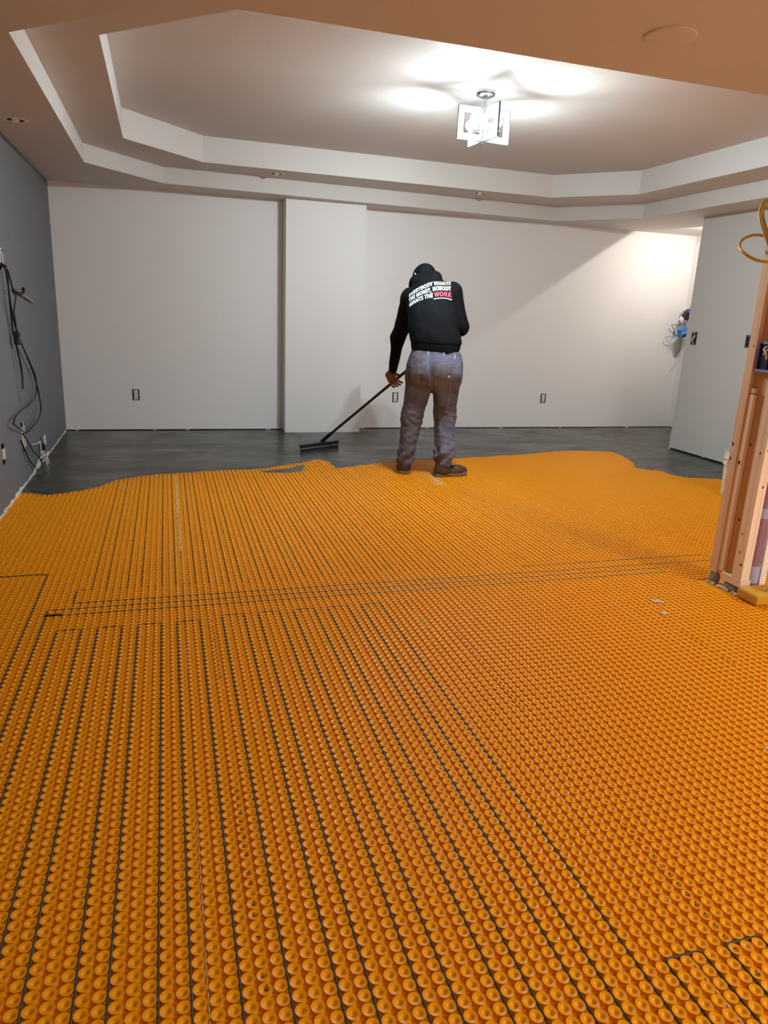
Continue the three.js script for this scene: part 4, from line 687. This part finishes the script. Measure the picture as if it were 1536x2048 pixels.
  mesh('emblem', onBack([0.119, 0.808], [0.133, 0.807], [0.135, 0.818], [0.121, 0.82], 0.0068, 4, 4), std(0x5d4038, 0.7), rp);
  const line = (pts, w = 0.0028, lift = 0.003) => pts.slice(1).map((b, i) => { const a = pts[i], L = Math.hypot(b[0] - a[0], b[1] - a[1]), nx = -(b[1] - a[1]) / L * w, ny = (b[0] - a[0]) / L * w; return onBack([a[0] - nx, a[1] - ny], [b[0] - nx, b[1] - ny], [b[0] + nx, b[1] + ny], [a[0] + nx, a[1] + ny], lift, Math.ceil(L / 0.012), 2, 0.001); });
  mesh('seam', [...line([[-0.045, 0.985], [-0.044, 0.9], [-0.035, 0.84], [-0.016, 0.77]], 0.003), ...line([[-0.17, 0.957], [-0.05, 0.957], [0.06, 0.966], [0.17, 0.962]], 0.003), ...line([[-0.044, 0.915], [0.03, 0.934], [0.075, 0.95]], 0.0024), ...line([[-0.107, 0.905], [-0.1, 0.735]], 0.0018), ...line([[0.045, 0.9], [0.063, 0.778], [0.112, 0.748]], 0.0018)], thread, jg);
  mesh('side_panel_stitching', (() => { const R = rng(8), gs = []; gs.push(...line([[0.145, 0.79], [0.143, 0.58]], 0.003), ...line([[0.146, 0.665], [0.19, 0.672]], 0.002)); for (let i = 0; i < 26; i++) { const x = 0.146 + R() * 0.045, y = 0.6 + R() * 0.19; gs.push(...line([[x, y], [x + (R() - 0.5) * 0.02, y + (R() - 0.5) * 0.03]], 0.0012)); } return gs; })(), thread, jg);
  mesh('hammer_loop', onBack([-0.186, 0.728], [-0.11, 0.715], [-0.108, 0.735], [-0.19, 0.752], 0.006, 8, 4), brown, jg);
  const loop = (x, y, h) => onBack([x - 0.009, y - h], [x + 0.009, y - h], [x + 0.009, y], [x - 0.009, y], 0.008, 3, 5);
  for (const [x, y] of [[-0.045, 0.998], [0.078, 1.0], [0.166, 0.985]]) mesh('belt_loop', loop(x, y, 0.045), pale, jg);
  mesh('belt', new THREE.TorusGeometry(1, 0.09, 8, 60).rotateX(Math.PI / 2).scale(0.172, 0.16, 0.108).translate(0.012, 0.996, -0.008), M.black, man);
  // cap and white earpiece
  const capF = (p) => { const q = headLocal(p); let d = ell(q, [0, 0.04, -0.02], [0.087, 0.082, 0.105]); d = smin(d, ell(q, [0, 0.0, -0.055], [0.08, 0.08, 0.07]), 0.04); d = Math.max(d, -(q[1] - 0.012 + (q[2] + 0.02) * -0.55)); const br = Math.max(ell(q, [0, 0.026, 0.085], [0.075, 0.012, 0.085]), 0.06 - q[2]); return Math.min(d + 0.0015 * N3(p[0] * 30, p[1] * 30, p[2] * 30), br); };
  const [k0, k1] = around(HC0, [0.2, 0.2, 0.22]); mesh('cap', netMesh(capF, k0, k1, 0.006), fleece, man);
  mesh('earpiece', tube([[-0.193, 1.592, -0.335], [-0.186, 1.585, -0.318], [-0.181, 1.575, -0.312], [-0.180, 1.562, -0.318], [-0.170, 1.570, -0.31]], 0.006, 8), M.white, man);
  // boots
  const leather = std(0x4a3425, 0.6, { bumpMap: weave, bumpScale: 0.001 }), soleMat = std(0x7d6248, 0.8), lace = std(0x2c2019, 0.8);
  const boot = (pos, ang, seed, label) => {
    const b = new THREE.Group(); b.name = 'boot'; b.position.set(...pos); b.rotation.y = ang; man.add(b); if (label) b.userData.label = label;
    const W = (x) => curve([[-0.02, 0.03], [0.0, 0.034], [0.05, 0.038], [0.12, 0.037], [0.2, 0.05], [0.26, 0.046], [0.29, 0.028]], x)[0];
    const up = (p) => { const [x, y, z] = p; let d = ell(p, [0.215, 0.038, 0], [0.082, 0.044, 0.049]); d = smin(d, ell(p, [0.05, 0.045, 0], [0.062, 0.05, 0.041]), 0.03); d = smin(d, cap(p, [0.06, 0.04, 0], [0.2, 0.036, 0], 0.04, 0.044), 0.03); d = smin(d, cap(p, [0.045, 0.06, 0], [0.05, 0.155, 0], 0.047, 0.053), 0.035); d += 0.0018 * N3(x * 40 + seed, y * 40, z * 40) + 0.002 * Math.sin(x * 90) * sstep(0.12, 0.16, x) * sstep(0.22, 0.18, x) * sstep(0.03, 0.06, y); d = Math.max(d, 0.018 - y, y - 0.165); return Math.max(d, -cap(p, [0.048, 0.13, 0], [0.05, 0.2, 0], 0.043, 0.046)); };
    mesh('upper', netMesh(up, [-0.03, 0.0, -0.07], [0.31, 0.175, 0.07], 0.006), leather, b);
    const so = (p) => { const [x, y, z] = p, d = Math.hypot(Math.max(0, Math.abs(z) - W(x) + 0.004), Math.max(0, x - 0.272, -0.004 - x)) - 0.01; const heel = x > 0.085 && x < 0.115 ? 0.008 : 0; return Math.max(d, y - 0.026 - 0.02 * sstep(0.2, 0.3, x) * 0.5, -y + heel + 0.012 * sstep(0.23, 0.3, x)); };
    mesh('sole', netMesh(so, [-0.03, -0.01, -0.08], [0.31, 0.05, 0.08], 0.0055), soleMat, b);
    mesh('lace', [0.1, 0.118, 0.136, 0.154].flatMap((x, i) => { const y = 0.108 - i * 0.011; return [tube([[x - 0.008, y - 0.02, -0.036], [x + 0.004, y + 0.006, 0], [x - 0.002, y - 0.02, 0.036]], 0.0026, 6)]; }), lace, b);
  };
  boot([0.075, 0.0, 0.075], 0.53, 1); boot([-0.18, 0.0, 0.045], Math.PI / 2 + 0.12, 7);
  // ---------------------------------------------------------------- squeegee held by the man
  const sq = thing('squeegee', 'long handled dark floor squeegee with its blade resting on the wet grey compound', 'squeegee', [2.03, SH, -5.45]); sq.rotation.y = -0.3566;
  const woodDark = std(0x2a1d18, 0.5);
  mesh('handle', [rod(J, TOP, 0.0125, 16), new THREE.SphereGeometry(0.0125, 14, 10).translate(...TOP)], woodDark, sq);
  const toL = (x, y, z) => { const q = V(x - 2.03, y - SH, z + 5.45).applyAxisAngle(V(0, 1, 0), 0.3566); return q; };
  const a = toL(1.145, 0, -6.437), b = toL(1.554, 0, -6.661), c = a.clone().add(b).multiplyScalar(0.5), ang = Math.atan2(-(b.z - a.z), b.x - a.x), Lb = a.distanceTo(b);
  const hd = new THREE.Group(); hd.name = 'head'; hd.position.set(c.x, 0, c.z); hd.rotation.y = ang; sq.add(hd);
  mesh('channel', [rbox(Lb, 0.022, 0.03, 0.004, 0, 0.058, 0), rbox(Lb * 0.98, 0.016, 0.016, 0.003, 0, 0.042, 0.004)], M.black, hd);
  mesh('blade', rbox(Lb, 0.042, 0.007, 0.002, 0, 0.022, 0.004), M.rubber, hd);
  mesh('foam_strip', rbox(Lb, 0.01, 0.012, 0.002, 0, 0.031, 0.008), std(0x6a6a6a, 0.8), hd);
  const inv = new THREE.Matrix4().makeRotationY(ang).setPosition(c.x, 0, c.z).invert(), jl = V(...J).applyMatrix4(inv), jt = V(...along(0.09)).applyMatrix4(inv);
  mesh('bracket', [rod([jl.x - 0.06, 0.062, 0], jl.toArray(), 0.008, 10), rod([jl.x + 0.06, 0.062, 0], jl.toArray(), 0.008, 10), rod(jl.toArray(), jt.toArray(), 0.017, 16), rod([jl.x, 0.05, 0], jl.toArray(), 0.014, 12)], M.black, hd);
}
renderer.render(scene, camera);
